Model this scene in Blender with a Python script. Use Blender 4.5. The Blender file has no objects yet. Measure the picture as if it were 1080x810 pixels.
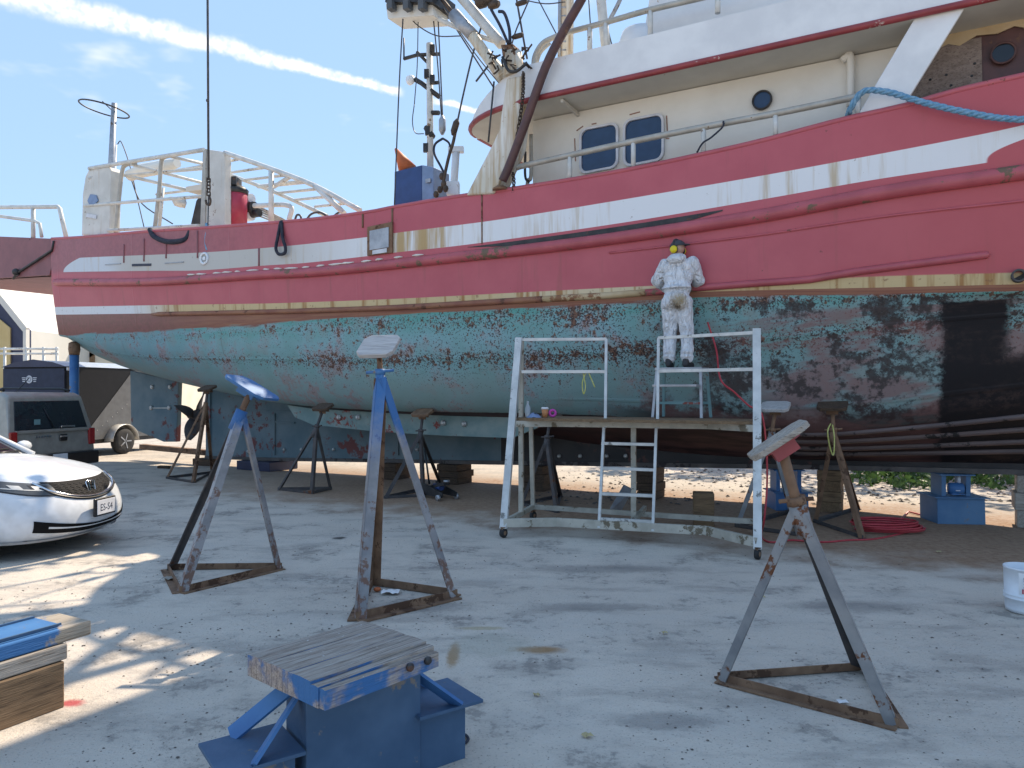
import bpy, bmesh, math, random
from mathutils import Vector as V, Matrix

RND = random.Random(11)
scene = bpy.context.scene
COL = scene.collection

# ---------------------------------------------------------------- camera
FPX, EYE, HOR, CX = 780.0, 1.7, 412.0, 540.0      # focal length in photo pixels, eye height, horizon row, centre column
cam_data = bpy.data.cameras.new('camera')
cam_data.sensor_width = 36.0
cam_data.lens = 36.0 * FPX / 1080.0
cam_data.shift_y = (HOR - 405.0) / 1080.0
cam_data.clip_end = 3000
cam_data.clip_start = 0.05
cam = bpy.data.objects.new('camera', cam_data)
cam.location = (0, 0, EYE)
cam.rotation_euler = (math.radians(90), 0, 0)
COL.objects.link(cam)
scene.camera = cam

# ---------------------------------------------------------------- sun and sky
SUN_EL, SUN_AZ = math.radians(46.5), math.radians(32.8)   # azimuth from +Y towards +X
sd = V((math.sin(SUN_AZ)*math.cos(SUN_EL), math.cos(SUN_AZ)*math.cos(SUN_EL), math.sin(SUN_EL)))
sl = bpy.data.lights.new('sun', 'SUN')
sl.energy = 2.3
sl.angle = math.radians(0.53)
sl.color = (1.0, 0.95, 0.87)
so = bpy.data.objects.new('sun', sl)
so.rotation_euler = sd.to_track_quat('Z', 'Y').to_euler()
so.location = sd * 60
COL.objects.link(so)

SKY_STRENGTH = 0.15
EXPOSURE = 1.55
world = bpy.data.worlds.new('World')
scene.world = world
world.use_nodes = True

scene.view_settings.view_transform = 'Standard'
scene.view_settings.look = 'None'
scene.view_settings.gamma = 1.0
scene.view_settings.use_curve_mapping = False
scene.view_settings.exposure = EXPOSURE
scene.view_settings.use_white_balance = True       # the phone's daylight-shade balance
scene.view_settings.white_balance_temperature = 7900
scene.view_settings.white_balance_tint = 12
scene.cycles.max_bounces = 6
scene.cycles.diffuse_bounces = 3
scene.cycles.glossy_bounces = 2
scene.cycles.transmission_bounces = 2

# ---------------------------------------------------------------- node helpers
class NT:
    def __init__(s, nt):
        s.nt = nt
    def new(s, typ, **kw):
        n = s.nt.nodes.new(typ)
        for k, v in kw.items():
            setattr(n, k, v)
        return n
    def put(s, sock, v):
        if v is None:
            return
        if isinstance(v, bpy.types.NodeSocket):
            s.nt.links.new(v, sock)
        else:
            if sock.type == 'RGBA' and not hasattr(v, '__len__'):
                v = (v, v, v, 1)
            if sock.type == 'RGBA' and len(v) == 3:
                v = tuple(v) + (1,)
            sock.default_value = v
    def m(s, op, a, b=None, c=None, clamp=False):
        n = s.new('ShaderNodeMath', operation=op, use_clamp=clamp)
        s.put(n.inputs[0], a); s.put(n.inputs[1], b)
        if c is not None: s.put(n.inputs[2], c)
        return n.outputs[0]
    def ss(s, x, a, b):                      # smoothstep a->b gives 0->1
        n = s.new('ShaderNodeMapRange', interpolation_type='SMOOTHSTEP', clamp=True)
        s.put(n.inputs[0], x); s.put(n.inputs[1], a); s.put(n.inputs[2], b)
        n.inputs[3].default_value = 0; n.inputs[4].default_value = 1
        return n.outputs[0]
    def mix(s, f, a, b):
        n = s.new('ShaderNodeMix', data_type='RGBA', clamp_factor=True)
        s.put(n.inputs[0], f); s.put(n.inputs[6], a); s.put(n.inputs[7], b)
        return n.outputs[2]
    def mul(s, *a):
        r = a[0]
        for b in a[1:]: r = s.m('MULTIPLY', r, b)
        return r
    def noise(s, vec, scale=1, detail=4, rough=.55, dist=0, col=False):
        n = s.new('ShaderNodeTexNoise')
        s.put(n.inputs['Vector'], vec)
        n.inputs['Scale'].default_value = scale; n.inputs['Detail'].default_value = detail
        n.inputs['Roughness'].default_value = rough; n.inputs['Distortion'].default_value = dist
        return n.outputs['Color' if col else 'Fac']
    def vor(s, vec, scale=1, feature='F1', out='Distance'):
        n = s.new('ShaderNodeTexVoronoi', feature=feature)
        s.put(n.inputs['Vector'], vec); n.inputs['Scale'].default_value = scale
        return n.outputs[out]
    def scale(s, vec, sx, sy, sz, off=(0, 0, 0)):
        n = s.new('ShaderNodeMapping')
        s.put(n.inputs[0], vec); n.inputs[1].default_value = off; n.inputs[3].default_value = (sx, sy, sz)
        return n.outputs[0]
    def coord(s, which='Object'):
        return s.new('ShaderNodeTexCoord').outputs[which]
    def xyz(s, vec):
        n = s.new('ShaderNodeSeparateXYZ'); s.put(n.inputs[0], vec)
        return n.outputs
    def comb(s, x, y, z):
        n = s.new('ShaderNodeCombineXYZ')
        s.put(n.inputs[0], x); s.put(n.inputs[1], y); s.put(n.inputs[2], z)
        return n.outputs[0]
    def bump(s, h, strength=.3, dist=.02, normal=None):
        n = s.new('ShaderNodeBump'); s.put(n.inputs['Height'], h)
        n.inputs['Strength'].default_value = strength; n.inputs['Distance'].default_value = dist
        if normal is not None: s.put(n.inputs['Normal'], normal)
        return n.outputs[0]

def new_mat(name):
    mt = bpy.data.materials.new(name); mt.use_nodes = True
    nt = NT(mt.node_tree); p = mt.node_tree.nodes['Principled BSDF']
    return mt, nt, p

# world: Nishita sky, plus a contrail and thin wisps laid out by sky direction
w = NT(world.node_tree)
sky = w.new('ShaderNodeTexSky', sky_type='NISHITA', sun_disc=False)
sky.sun_elevation = SUN_EL; sky.sun_rotation = SUN_AZ
sky.air_density = 1.0; sky.dust_density = 0.0; sky.ozone_density = 3.5; sky.altitude = 20
bg = world.node_tree.nodes['Background']
dvec = w.coord('Generated')
def dirpx(x, y): return V(((x-CX)/FPX, 1, (HOR-y)/FPX)).normalized()
A, B = dirpx(20, -4), dirpx(415, 95)
nrm = A.cross(B).normalized(); tng = nrm.cross(A).normalized()
dotn = w.new('ShaderNodeVectorMath', operation='DOT_PRODUCT'); w.put(dotn.inputs[0], dvec); dotn.inputs[1].default_value = nrm
dott = w.new('ShaderNodeVectorMath', operation='DOT_PRODUCT'); w.put(dott.inputs[0], dvec); dott.inputs[1].default_value = tng
dn, dt = dotn.outputs['Value'], dott.outputs['Value']
tB = B.dot(tng)
wn = w.noise(dvec, 26, 4, .62)
wn2 = w.noise(dvec, 75, 2, .65)
dj = w.m('ADD', dn, w.m('MULTIPLY', w.m('SUBTRACT', wn, .5), .018))
width = w.m('ADD', .0045, w.m('MULTIPLY', w.ss(dt, tB + .12, -0.15), .0125))
edge = w.m('DIVIDE', w.m('ABSOLUTE', dj), width)
trail = w.m('MULTIPLY', w.ss(edge, 1.25, .25), w.m('ADD', .45, w.m('MULTIPLY', .55, w.ss(wn2, .3, .6))))
gap = w.m('SUBTRACT', 1, w.m('MULTIPLY', w.ss(dt, tB + .0, tB + .015), w.ss(dt, tB + .06, tB + .035)))
trail = w.mul(trail, w.ss(dt, tB + .32, tB + .1), gap)
wisp = w.noise(w.scale(dvec, 2.2, 2.2, 5.5), 2.6, 4, .6)
dz = w.xyz(dvec)[2]
wisps = w.mul(w.ss(wisp, .60, .80), w.ss(dz, .0, .12), w.ss(dz, .62, .35), .5)
cl = w.m('MINIMUM', w.m('ADD', w.m('MULTIPLY', trail, .85), wisps), 1.0)
hs = w.new('ShaderNodeHueSaturation'); w.put(hs.inputs['Color'], sky.outputs[0])
hs.inputs['Saturation'].default_value = 1.0; hs.inputs['Value'].default_value = 1.0
even = w.mix(.86, hs.outputs[0], (.80, 1.46, 2.62, 1))     # an evenly blue, hazeless summer sky
skyc = w.mix(cl, even, (3.0, 3.2, 3.55, 1))
w.put(bg.inputs[0], skyc)
bg.inputs[1].default_value = SKY_STRENGTH

# ---------------------------------------------------------------- pixel -> place
def pt(x, y, d): return V(((x-CX)/FPX*d, d, EYE + (HOR-y)/FPX*d))
def gp(x, y, z=0.0):
    d = (EYE - z)*FPX/(y - HOR)
    return V(((x-CX)/FPX*d, d, z))

# ---------------------------------------------------------------- mesh helpers
Z = V((0, 0, 1))
class MB:
    def __init__(s): s.v = []; s.f = []; s.sm = []; s.uv = None
    def add(s, vs, fs, smooth=False):
        o = len(s.v); s.v += [V(p) for p in vs]
        s.f += [tuple(i+o for i in f) for f in fs]; s.sm += [smooth]*len(fs)
        return s
    def frame(s, o, x, y, z, lx, ly, lz):           # box centred at o
        vs = []
        for k in (-.5, .5):
            for j in (-.5, .5):
                for i in (-.5, .5):
                    vs.append(o + x*(i*lx) + y*(j*ly) + z*(k*lz))
        return s.add(vs, [(0, 2, 3, 1), (4, 5, 7, 6), (0, 1, 5, 4), (2, 6, 7, 3), (0, 4, 6, 2), (1, 3, 7, 5)])
    def box(s, c, size, rz=0.0):
        x = V((math.cos(rz), math.sin(rz), 0)); y = V((-x.y, x.x, 0))
        return s.frame(V(c), x, y, Z, *size)
    def bar(s, p0, p1, wd, h=None, up=Z):
        p0, p1 = V(p0), V(p1); d = p1 - p0; L = d.length; d.normalize()
        sd_ = d.cross(up)
        if sd_.length < 1e-4: sd_ = d.cross(V((1, 0, 0)))
        sd_.normalize(); u = sd_.cross(d).normalized()
        return s.frame((p0+p1)/2, d, sd_, u, L, wd, h or wd)
    def angle(s, p0, p1, wd, t, up=Z):              # L-section bar: two thin flanges
        p0, p1 = V(p0), V(p1); d = (p1-p0); L = d.length; d.normalize()
        sd_ = d.cross(up).normalized(); u = sd_.cross(d).normalized(); c = (p0+p1)/2
        s.frame(c + u*(wd/2), d, sd_, u, L, t, wd)
        return s.frame(c + sd_*(wd/2+t/2), d, sd_, u, L-.002, wd, t)
    def tube(s, path, r, n=8, cap=True, closed=False, smooth=True):
        path = [V(p) for p in path]; m = len(path)
        rs = r if hasattr(r, '__len__') else [r]*m
        o = len(s.v); up = None; rings = []
        for i in range(m):
            if closed: t = path[(i+1) % m] - path[i-1]
            elif i == 0: t = path[1]-path[0]
            elif i == m-1: t = path[-1]-path[-2]
            else: t = path[i+1]-path[i-1]
            t.normalize()
            if up is None:
                up = t.cross(Z)
                if up.length < 1e-3: up = t.cross(V((1, 0, 0)))
                up.normalize()
            else:
                up = up - t*up.dot(t)
                if up.length < 1e-5: up = t.cross(Z)
                up.normalize()
            w_ = t.cross(up)
            rings.append([path[i] + (up*math.cos(a) + w_*math.sin(a))*rs[i] for a in [2*math.pi*k/n for k in range(n)]])
        vs = [p for rg in rings for p in rg]; fs = []
        rng = m if closed else m-1
        for i in range(rng):
            j = (i+1) % m
            for k in range(n):
                k2 = (k+1) % n
                fs.append((i*n+k, i*n+k2, j*n+k2, j*n+k))
        s.add(vs, fs, smooth)
        if cap and not closed:
            s.f.append(tuple(o+k for k in reversed(range(n)))); s.sm.append(False)
            s.f.append(tuple(o+(m-1)*n+k for k in range(n))); s.sm.append(False)
        return s
    def lathe(s, prof, c, n=16, ax=Z, smooth=True):  # prof = [(r, h)]
        ax = V(ax).normalized(); x = ax.orthogonal().normalized(); y = ax.cross(x); c = V(c)
        vs = []; fs = []
        for r, h in prof:
            for k in range(n):
                a = 2*math.pi*k/n
                vs.append(c + ax*h + (x*math.cos(a) + y*math.sin(a))*max(r, 1e-4))
        for i in range(len(prof)-1):
            for k in range(n):
                k2 = (k+1) % n
                fs.append((i*n+k, i*n+k2, (i+1)*n+k2, (i+1)*n+k))
        o = len(s.v)
        s.add(vs, fs, smooth)
        s.f.append(tuple(o+k for k in reversed(range(n)))); s.sm.append(False)
        q = (len(prof)-1)*n
        s.f.append(tuple(o+q+k for k in range(n))); s.sm.append(False)
        return s
    def grid(s, rows, smooth=True, closed=False):
        n = len(rows[0]); vs = [p for r in rows for p in r]; fs = []
        for i in range(len(rows)-1):
            for k in range(n if closed else n-1):
                k2 = (k+1) % n
                fs.append((i*n+k, i*n+k2, (i+1)*n+k2, (i+1)*n+k))
        return s.add(vs, fs, smooth)
    def prism(s, poly, vec):
        poly = [V(p) for p in poly]; vec = V(vec); n = len(poly)
        fs = [tuple(range(n)), tuple(reversed(range(n, 2*n)))]
        for k in range(n):
            k2 = (k+1) % n
            fs.append((k, n+k, n+k2, k2))
        return s.add(poly + [p+vec for p in poly], fs)
    def sphere(s, c, rx, ry=None, rz=None, n=12):
        ry = ry or rx; rz = rz or rx; c = V(c); rows = []
        for i in range(n//2+1):
            a = math.pi*i/(n//2)
            rows.append([c + V((rx*math.sin(a)*math.cos(2*math.pi*k/n), ry*math.sin(a)*math.sin(2*math.pi*k/n), rz*math.cos(a))) for k in range(n)])
        return s.grid(rows, True, True)

ORG = {}
def root(name, loc, label, cat, group=None, rz=0.0):
    o = bpy.data.objects.new(name, None); o.empty_display_size = .2
    o.location = loc; o.rotation_euler = (0, 0, rz); COL.objects.link(o)
    o['label'] = label; o['category'] = cat
    if group: o['group'] = group
    ORG[o] = V(loc) if rz == 0 else V((0, 0, 0))
    return o
def tag(o, label, cat, group=None):
    o['label'] = label; o['category'] = cat
    if group: o['group'] = group
    return o
def mesh_from(mb, name, org=V((0, 0, 0))):
    me = bpy.data.meshes.new(name)
    me.from_pydata([tuple(p-org) for p in mb.v], [], mb.f)
    me.polygons.foreach_set('use_smooth', mb.sm)
    bm = bmesh.new(); bm.from_mesh(me)
    if mb.uv is None:
        bmesh.ops.remove_doubles(bm, verts=bm.verts, dist=1e-5)
        bmesh.ops.recalc_face_normals(bm, faces=bm.faces)
    bm.to_mesh(me); bm.free()
    return me
def build(mb, name, mat, parent=None, bev=0.0, label=None, at=None):
    """one mesh object; world-space vertices are shifted to the root's origin"""
    if at is not None: org = V(at)
    elif parent is not None: org = ORG[parent]
    else:
        xs = [p.x for p in mb.v]; ys = [p.y for p in mb.v]; zs = [p.z for p in mb.v]
        org = V(((min(xs)+max(xs))/2, (min(ys)+max(ys))/2, min(zs)))
    me = mesh_from(mb, name, org)
    me.materials.append(mat)
    o = bpy.data.objects.new(name, me); COL.objects.link(o)
    if parent is not None: o.parent = parent
    else: o.location = org
    ORG[o] = org
    if bev:
        b = o.modifiers.new('bevel', 'BEVEL'); b.width = bev; b.segments = 2; b.limit_method = 'ANGLE'; b.angle_limit = math.radians(40)
    if label: o['label'] = label
    return o
def curve_pts(ctrl, n=12):                         # Catmull-Rom through control points
    ctrl = [V(c) for c in ctrl]; out = []
    P = [ctrl[0]*2-ctrl[1]] + ctrl + [ctrl[-1]*2-ctrl[-2]]
    for i in range(1, len(P)-2):
        p0, p1, p2, p3 = P[i-1:i+3]
        for k in range(n):
            t = k/n
            out.append(.5*((2*p1) + (p2-p0)*t + (2*p0-5*p1+4*p2-p3)*t*t + (3*p1-p0-3*p2+p3)*t**3))
    out.append(ctrl[-1])
    return out
def lerp(a, b, t): return a + (b-a)*t
def table(tb, x):
    if x <= tb[0][0]:
        (x0, y0), (x1, y1) = tb[0], tb[1]
    elif x >= tb[-1][0]:
        (x0, y0), (x1, y1) = tb[-2], tb[-1]
    else:
        for i in range(len(tb)-1):
            if tb[i][0] <= x <= tb[i+1][0]:
                (x0, y0), (x1, y1) = tb[i], tb[i+1]; break
    return y0 + (y1-y0)*(x-x0)/(x1-x0)
def smooth_table(tb):
    """monotone-ish cubic (Catmull-Rom slopes) table lookup"""
    n = len(tb); xs = [t[0] for t in tb]; ys = [t[1] for t in tb]
    sl_ = []
    for i in range(n):
        a, b = max(0, i-1), min(n-1, i+1)
        sl_.append((ys[b]-ys[a])/(xs[b]-xs[a]))
    def f(x):
        if x <= xs[0]: return ys[0] + sl_[0]*(x-xs[0])
        if x >= xs[-1]: return ys[-1] + sl_[-1]*(x-xs[-1])
        for i in range(n-1):
            if x <= xs[i+1]: break
        h = xs[i+1]-xs[i]; t = (x-xs[i])/h
        return ((2*t**3-3*t*t+1)*ys[i] + (t**3-2*t*t+t)*h*sl_[i] + (-2*t**3+3*t*t)*ys[i+1] + (t**3-t*t)*h*sl_[i+1])
    return f

# ---------------------------------------------------------------- materials
MATS = {}
def weathered(name, c1, c2, scale=3, rough=.6, metal=0.0, spot=None, spot_amt=.55, spot_scale=9, stretch=(1, 1, 1), bump=.15, bscale=40, streak=None, streak_amt=.5):
    """painted or raw surface: two tones, optional worn spots and vertical streaks"""
    mt, n, p = new_mat(name)
    co = n.coord('Object')
    sc = n.scale(co, *stretch)
    a = n.noise(sc, scale, 4, .6)
    col = n.mix(n.ss(a, .32, .68), c1, c2)
    if streak is not None:
        st = n.noise(n.scale(co, 7, 7, .5), 2.0, 3, .6)
        col = n.mix(n.mul(n.ss(st, 1-streak_amt*.8, 1.05-streak_amt*.45), .75), col, streak)
    r = rough
    if spot is not None:
        s1 = n.noise(co, spot_scale, 5, .70)
        s2 = n.noise(co, spot_scale*.22, 1, .5)
        f = n.ss(n.m('ADD', s1, n.m('MULTIPLY', n.m('SUBTRACT', s2, .5), .55)), 1.06-spot_amt, 1.12-spot_amt)
        col = n.mix(f, col, spot)
        r = n.m('ADD', rough, n.m('MULTIPLY', f, .25))
    n.put(p.inputs['Base Color'], col)
    n.put(p.inputs['Roughness'], r)
    p.inputs['Metallic'].default_value = metal
    if bump:
        n.put(p.inputs['Normal'], n.bump(n.noise(co, bscale, 2, .6), bump, .01))
    MATS[name] = mt
    return mt
def plain(name, col, rough=.5, metal=0.0, coat=0.0, trans=0.0, spec=.5):
    mt, n, p = new_mat(name)
    v = n.noise(n.coord('Object'), 6, 2, .6)
    n.put(p.inputs['Base Color'], n.mix(n.ss(v, .3, .7), tuple(c*.88 for c in col), tuple(min(1, c*1.08) for c in col)))
    p.inputs['Roughness'].default_value = rough; p.inputs['Metallic'].default_value = metal
    p.inputs['Coat Weight'].default_value = coat
    p.inputs['Transmission Weight'].default_value = trans; p.inputs['Specular IOR Level'].default_value = spec
    MATS[name] = mt
    return mt
def wood(name, c1, c2, c3, grain=14, paint=None, paint_amt=.5, paint_x=None):
    mt, n, p = new_mat(name)
    co = n.coord('Object')
    g = n.noise(n.scale(co, .6, 5, 5), grain*.45, 4, .65)
    g2 = n.noise(n.scale(co, .35, 9, 9), grain, 2, .7)
    col = n.mix(n.ss(g, .3, .7), c1, c2)
    col = n.mix(n.mul(n.ss(g2, .52, .7), .75), col, c3)
    if paint is not None:
        pn = n.noise(co, 5, 4, .65)
        if paint_x is not None:                    # one end was never painted
            pn = n.m('ADD', pn, n.m('MULTIPLY', n.m('SUBTRACT', .6, n.xyz(co)[0]), .5))
        col = n.mix(n.ss(pn, 1-paint_amt-.04, 1-paint_amt+.04), col, paint)
    n.put(p.inputs['Base Color'], col)
    p.inputs['Roughness'].default_value = .82
    n.put(p.inputs['Normal'], n.bump(g2, .5, .01))
    MATS[name] = mt
    return mt

RUST = (.17, .062, .028)
weathered('stand_steel', (.17, .175, .185), (.28, .275, .27), 4, .55, .25, RUST, .47, 9)
weathered('stand_rusty', (.16, .085, .05), (.26, .15, .09), 6, .8, .1, (.10, .05, .03), .5, 9)
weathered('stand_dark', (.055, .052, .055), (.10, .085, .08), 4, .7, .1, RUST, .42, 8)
weathered('blue_paint', (.022, .12, .30), (.045, .18, .38), 3, .55, 0, (.20, .18, .17), .43, 9)
weathered('blue_dusty', (.03, .085, .16), (.06, .13, .22), 2.2, .65, 0, (.20, .18, .16), .46, 6)
weathered('alu', (.50, .50, .48), (.66, .65, .62), 5, .45, .35, (.25, .24, .22), .42, 12)
weathered('alu_dirty', (.40, .37, .31), (.55, .51, .43), 5, .55, .25, (.20, .16, .11), .46, 9)
weathered('white_paint', (.66, .67, .68), (.78, .79, .79), 1.6, .5, 0, (.36, .22, .12), .30, 9, streak=(.52, .36, .18), streak_amt=.36, bump=.12, bscale=9)
weathered('cream_paint', (.69, .66, .59), (.77, .745, .68), 1.2, .55, 0, (.36, .20, .10), .28, 8, streak=(.55, .40, .22), streak_amt=.34)
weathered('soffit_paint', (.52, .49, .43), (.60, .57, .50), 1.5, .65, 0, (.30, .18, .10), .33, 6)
weathered('leg_paint', (.60, .56, .46), (.74, .72, .66), 1.6, .6, 0, (.40, .23, .09), .37, 13, streak=(.42, .25, .10), streak_amt=.8)
weathered('gantry_paint', (.56, .55, .51), (.68, .67, .63), 1.8, .6, 0, (.22, .13, .08), .40, 11, streak=(.42, .30, .18), streak_amt=.5)
weathered('red_paint', (.46, .085, .105), (.54, .11, .13), 2, .45, 0, (.16, .06, .04), .36, 9)
weathered('red_trim', (.25, .035, .04), (.33, .05, .055), 4, .45, 0, (.55, .45, .40), .40, 14)
weathered('wale_paint', (.40, .075, .09), (.50, .10, .12), 2, .42, 0, (.17, .11, .07), .47, 5)
weathered('guard_paint', (.46, .32, .17), (.55, .42, .26), 2, .6, 0, (.26, .12, .06), .46, 5)
weathered('guard_rust', (.24, .085, .055), (.34, .15, .08), 2, .65, 0, (.13, .06, .04), .46, 5)
weathered('stern_red', (.22, .085, .095), (.28, .105, .115), 2, .6, 0, (.10, .05, .045), .38, 9)
weathered('pipe_maroon', (.075, .035, .035), (.12, .05, .045), 4, .5, 0, (.16, .08, .05), .4, 9)
weathered('pipe_white', (.52, .52, .49), (.68, .68, .65), 5, .5, 0, (.26, .17, .11), .42, 10)
weathered('rail_grey', (.36, .34, .30), (.48, .46, .41), 5, .5, .2, (.2, .12, .07), .4, 10)
weathered('galv', (.30, .31, .33), (.42, .43, .45), 6, .4, .55, (.2, .13, .08), .38, 9)
weathered('black_steel', (.02, .02, .022), (.05, .048, .048), 5, .5, .2, (.12, .06, .04), .4, 9)
weathered('keel_paint', (.10, .17, .20), (.17, .23, .25), 1.4, .75, 0, (.20, .075, .07), .46, 2.4)
weathered('antifoul', (.105, .23, .24), (.17, .30, .31), 2.0, .75, 0, (.24, .075, .06), .48, 5)
weathered('bilge_plate', (.14, .24, .24), (.24, .31, .29), 3, .75, 0, (.26, .06, .05), .46, 4)
weathered('keel_black', (.016, .015, .016), (.035, .03, .03), 2, .6, 0, (.10, .05, .045), .42, 3)
weathered('shoe', (.09, .08, .075), (.15, .13, .12), 3, .8, 0, (.05, .04, .04), .5, 5)
weathered('strake', (.10, .075, .075), (.17, .125, .12), 2, .55, 0, (.02, .018, .018), .5, 3, stretch=(.4, .4, 1))
weathered('plastic_white', (.70, .74, .78), (.78, .81, .84), 3, .4, 0, (.45, .42, .38), .33, 10)
weathered('tent_white', (.55, .54, .49), (.63, .61, .56), .4, .6, 0, None, stretch=(1, 1, .4))
weathered('navy', (.018, .024, .06), (.03, .038, .085), 2, .45, 0, None)
weathered('beige_wall', (.52, .38, .17), (.58, .44, .22), .6, .7, 0, None)
weathered('brown_wall', (.20, .12, .07), (.28, .18, .11), 1.2, .8, 0, None)
weathered('cream_wall', (.66, .59, .46), (.74, .68, .55), .7, .8, 0, None)
weathered('rope_blue', (.09, .26, .40), (.20, .38, .52), 30, .9, 0, None)
weathered('rope_dark', (.018, .022, .04), (.04, .045, .06), 20, .9, 0, None)
weathered('rope_yellow', (.42, .42, .10), (.55, .53, .2), 20, .9, 0, None)
weathered('hose_red', (.42, .025, .04), (.52, .05, .06), 8, .45, 0, None)
weathered('chain', (.05, .035, .028), (.10, .065, .045), 12, .6, .3, None)
weathered('wire', (.055, .055, .06), (.09, .09, .095), 12, .5, .3, None)
weathered('tyre', (.018, .018, .019), (.032, .031, .03), 9, .8, 0, (.11, .10, .09), .36, 9)
weathered('leather', (.02, .02, .022), (.035, .033, .033), 9, .6, 0, (.14, .13, .12), .4, 12)
wood('timber_grey', (.28, .24, .20), (.40, .36, .31), (.10, .075, .055))
wood('timber_brown', (.16, .095, .05), (.25, .155, .085), (.06, .035, .02))
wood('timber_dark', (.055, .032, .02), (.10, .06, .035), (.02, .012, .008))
wood('timber_pad', (.42, .40, .39), (.55, .53, .51), (.22, .19, .18))
wood('timber_blue', (.30, .25, .19), (.40, .34, .27), (.12, .08, .05), paint=(.025, .15, .36), paint_amt=.5, paint_x=-.1)
wood('plywood', (.20, .15, .125), (.30, .235, .2), (.09, .06, .05), 9)
plain('car_white', (.66, .69, .72), .3, 0, .6)
plain('car_silver', (.34, .32, .285), .4, .4, .3)
plain('grit_dark', (.13, .11, .095), .9)
weathered('blue_mid', (.05, .15, .28), (.085, .20, .33), 2.2, .65, 0, (.20, .18, .16), .40, 6)
plain('car_black', (.012, .012, .014), .35)
plain('chrome', (.75, .76, .78), .12, 1.0)
plain('glass_dark', (.012, .016, .022), .04)
plain('window_blue', (.018, .05, .115), .06)
plain('lamp_clear', (.10, .11, .12), .3, spec=.15)
plain('grille_black', (.008, .008, .009), .7, spec=.12)
plain('grille_line', (.05, .05, .052), .6, spec=.2)
plain('amber', (.75, .22, .02), .25)
plain('lamp_red', (.35, .02, .02), .2)
plain('plate_white', (.62, .63, .66), .45)
plain('ink', (.03, .035, .06), .6)
plain('scuff', (.30, .16, .12), .7)
plain('ink_red', (.6, .02, .05), .5)
plain('trailer_black', (.014, .014, .016), .5, spec=.2)
plain('trailer_grey', (.16, .16, .16), .5, .3, spec=.3)
plain('trailer_navy', (.035, .045, .075), .5, spec=.2)
plain('trailer_roof', (.50, .58, .68), .35, .2)
plain('skin', (.45, .27, .2), .55)
plain('yellow_plastic', (.78, .60, .02), .35)
plain('cap_dark', (.05, .055, .065), .8)
plain('blue_box', (.018, .06, .19), .45)
plain('blue_box_side', (.17, .26, .42), .45)
plain('orange', (.55, .13, .04), .6)
plain('paper_cup', (.62, .25, .10), .6)
plain('magenta', (.6, .06, .36), .5)
plain('clear_plastic', (.36, .40, .42), .15)
plain('paper', (.78, .78, .78), .8)
plain('leaf_dry', (.46, .37, .2), .8)
plain('zinc', (.55, .55, .53), .55, .5)
plain('red_machine', (.40, .035, .07), .4)
def leg_blue(name, z0, z1):
    # bare steel legs with blue overspray towards the top
    mt, n, p = new_mat(name); co = n.coord('Object'); z = n.xyz(co)[2]
    a = n.noise(co, 4, 4, .6); f = n.noise(co, 12, 4, .7)
    col = n.mix(n.ss(a, .3, .7), (.20, .20, .21), (.33, .32, .32))
    col = n.mix(n.mul(n.ss(n.m('SUBTRACT', f, n.m('MULTIPLY', z, .10)), .46, .56), .8), col, RUST)
    col = n.mix(n.ss(n.m('ADD', z, n.m('MULTIPLY', n.m('SUBTRACT', f, .5), .5)), z0, z1), col, (.028, .15, .36))
    n.put(p.inputs['Base Color'], col); p.inputs['Roughness'].default_value = .5; p.inputs['Metallic'].default_value = .15
    MATS[name] = mt
leg_blue('leg_blue_low', 1.22, 1.5); leg_blue('leg_blue_high', 1.0, 1.75)
M = MATS
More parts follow.
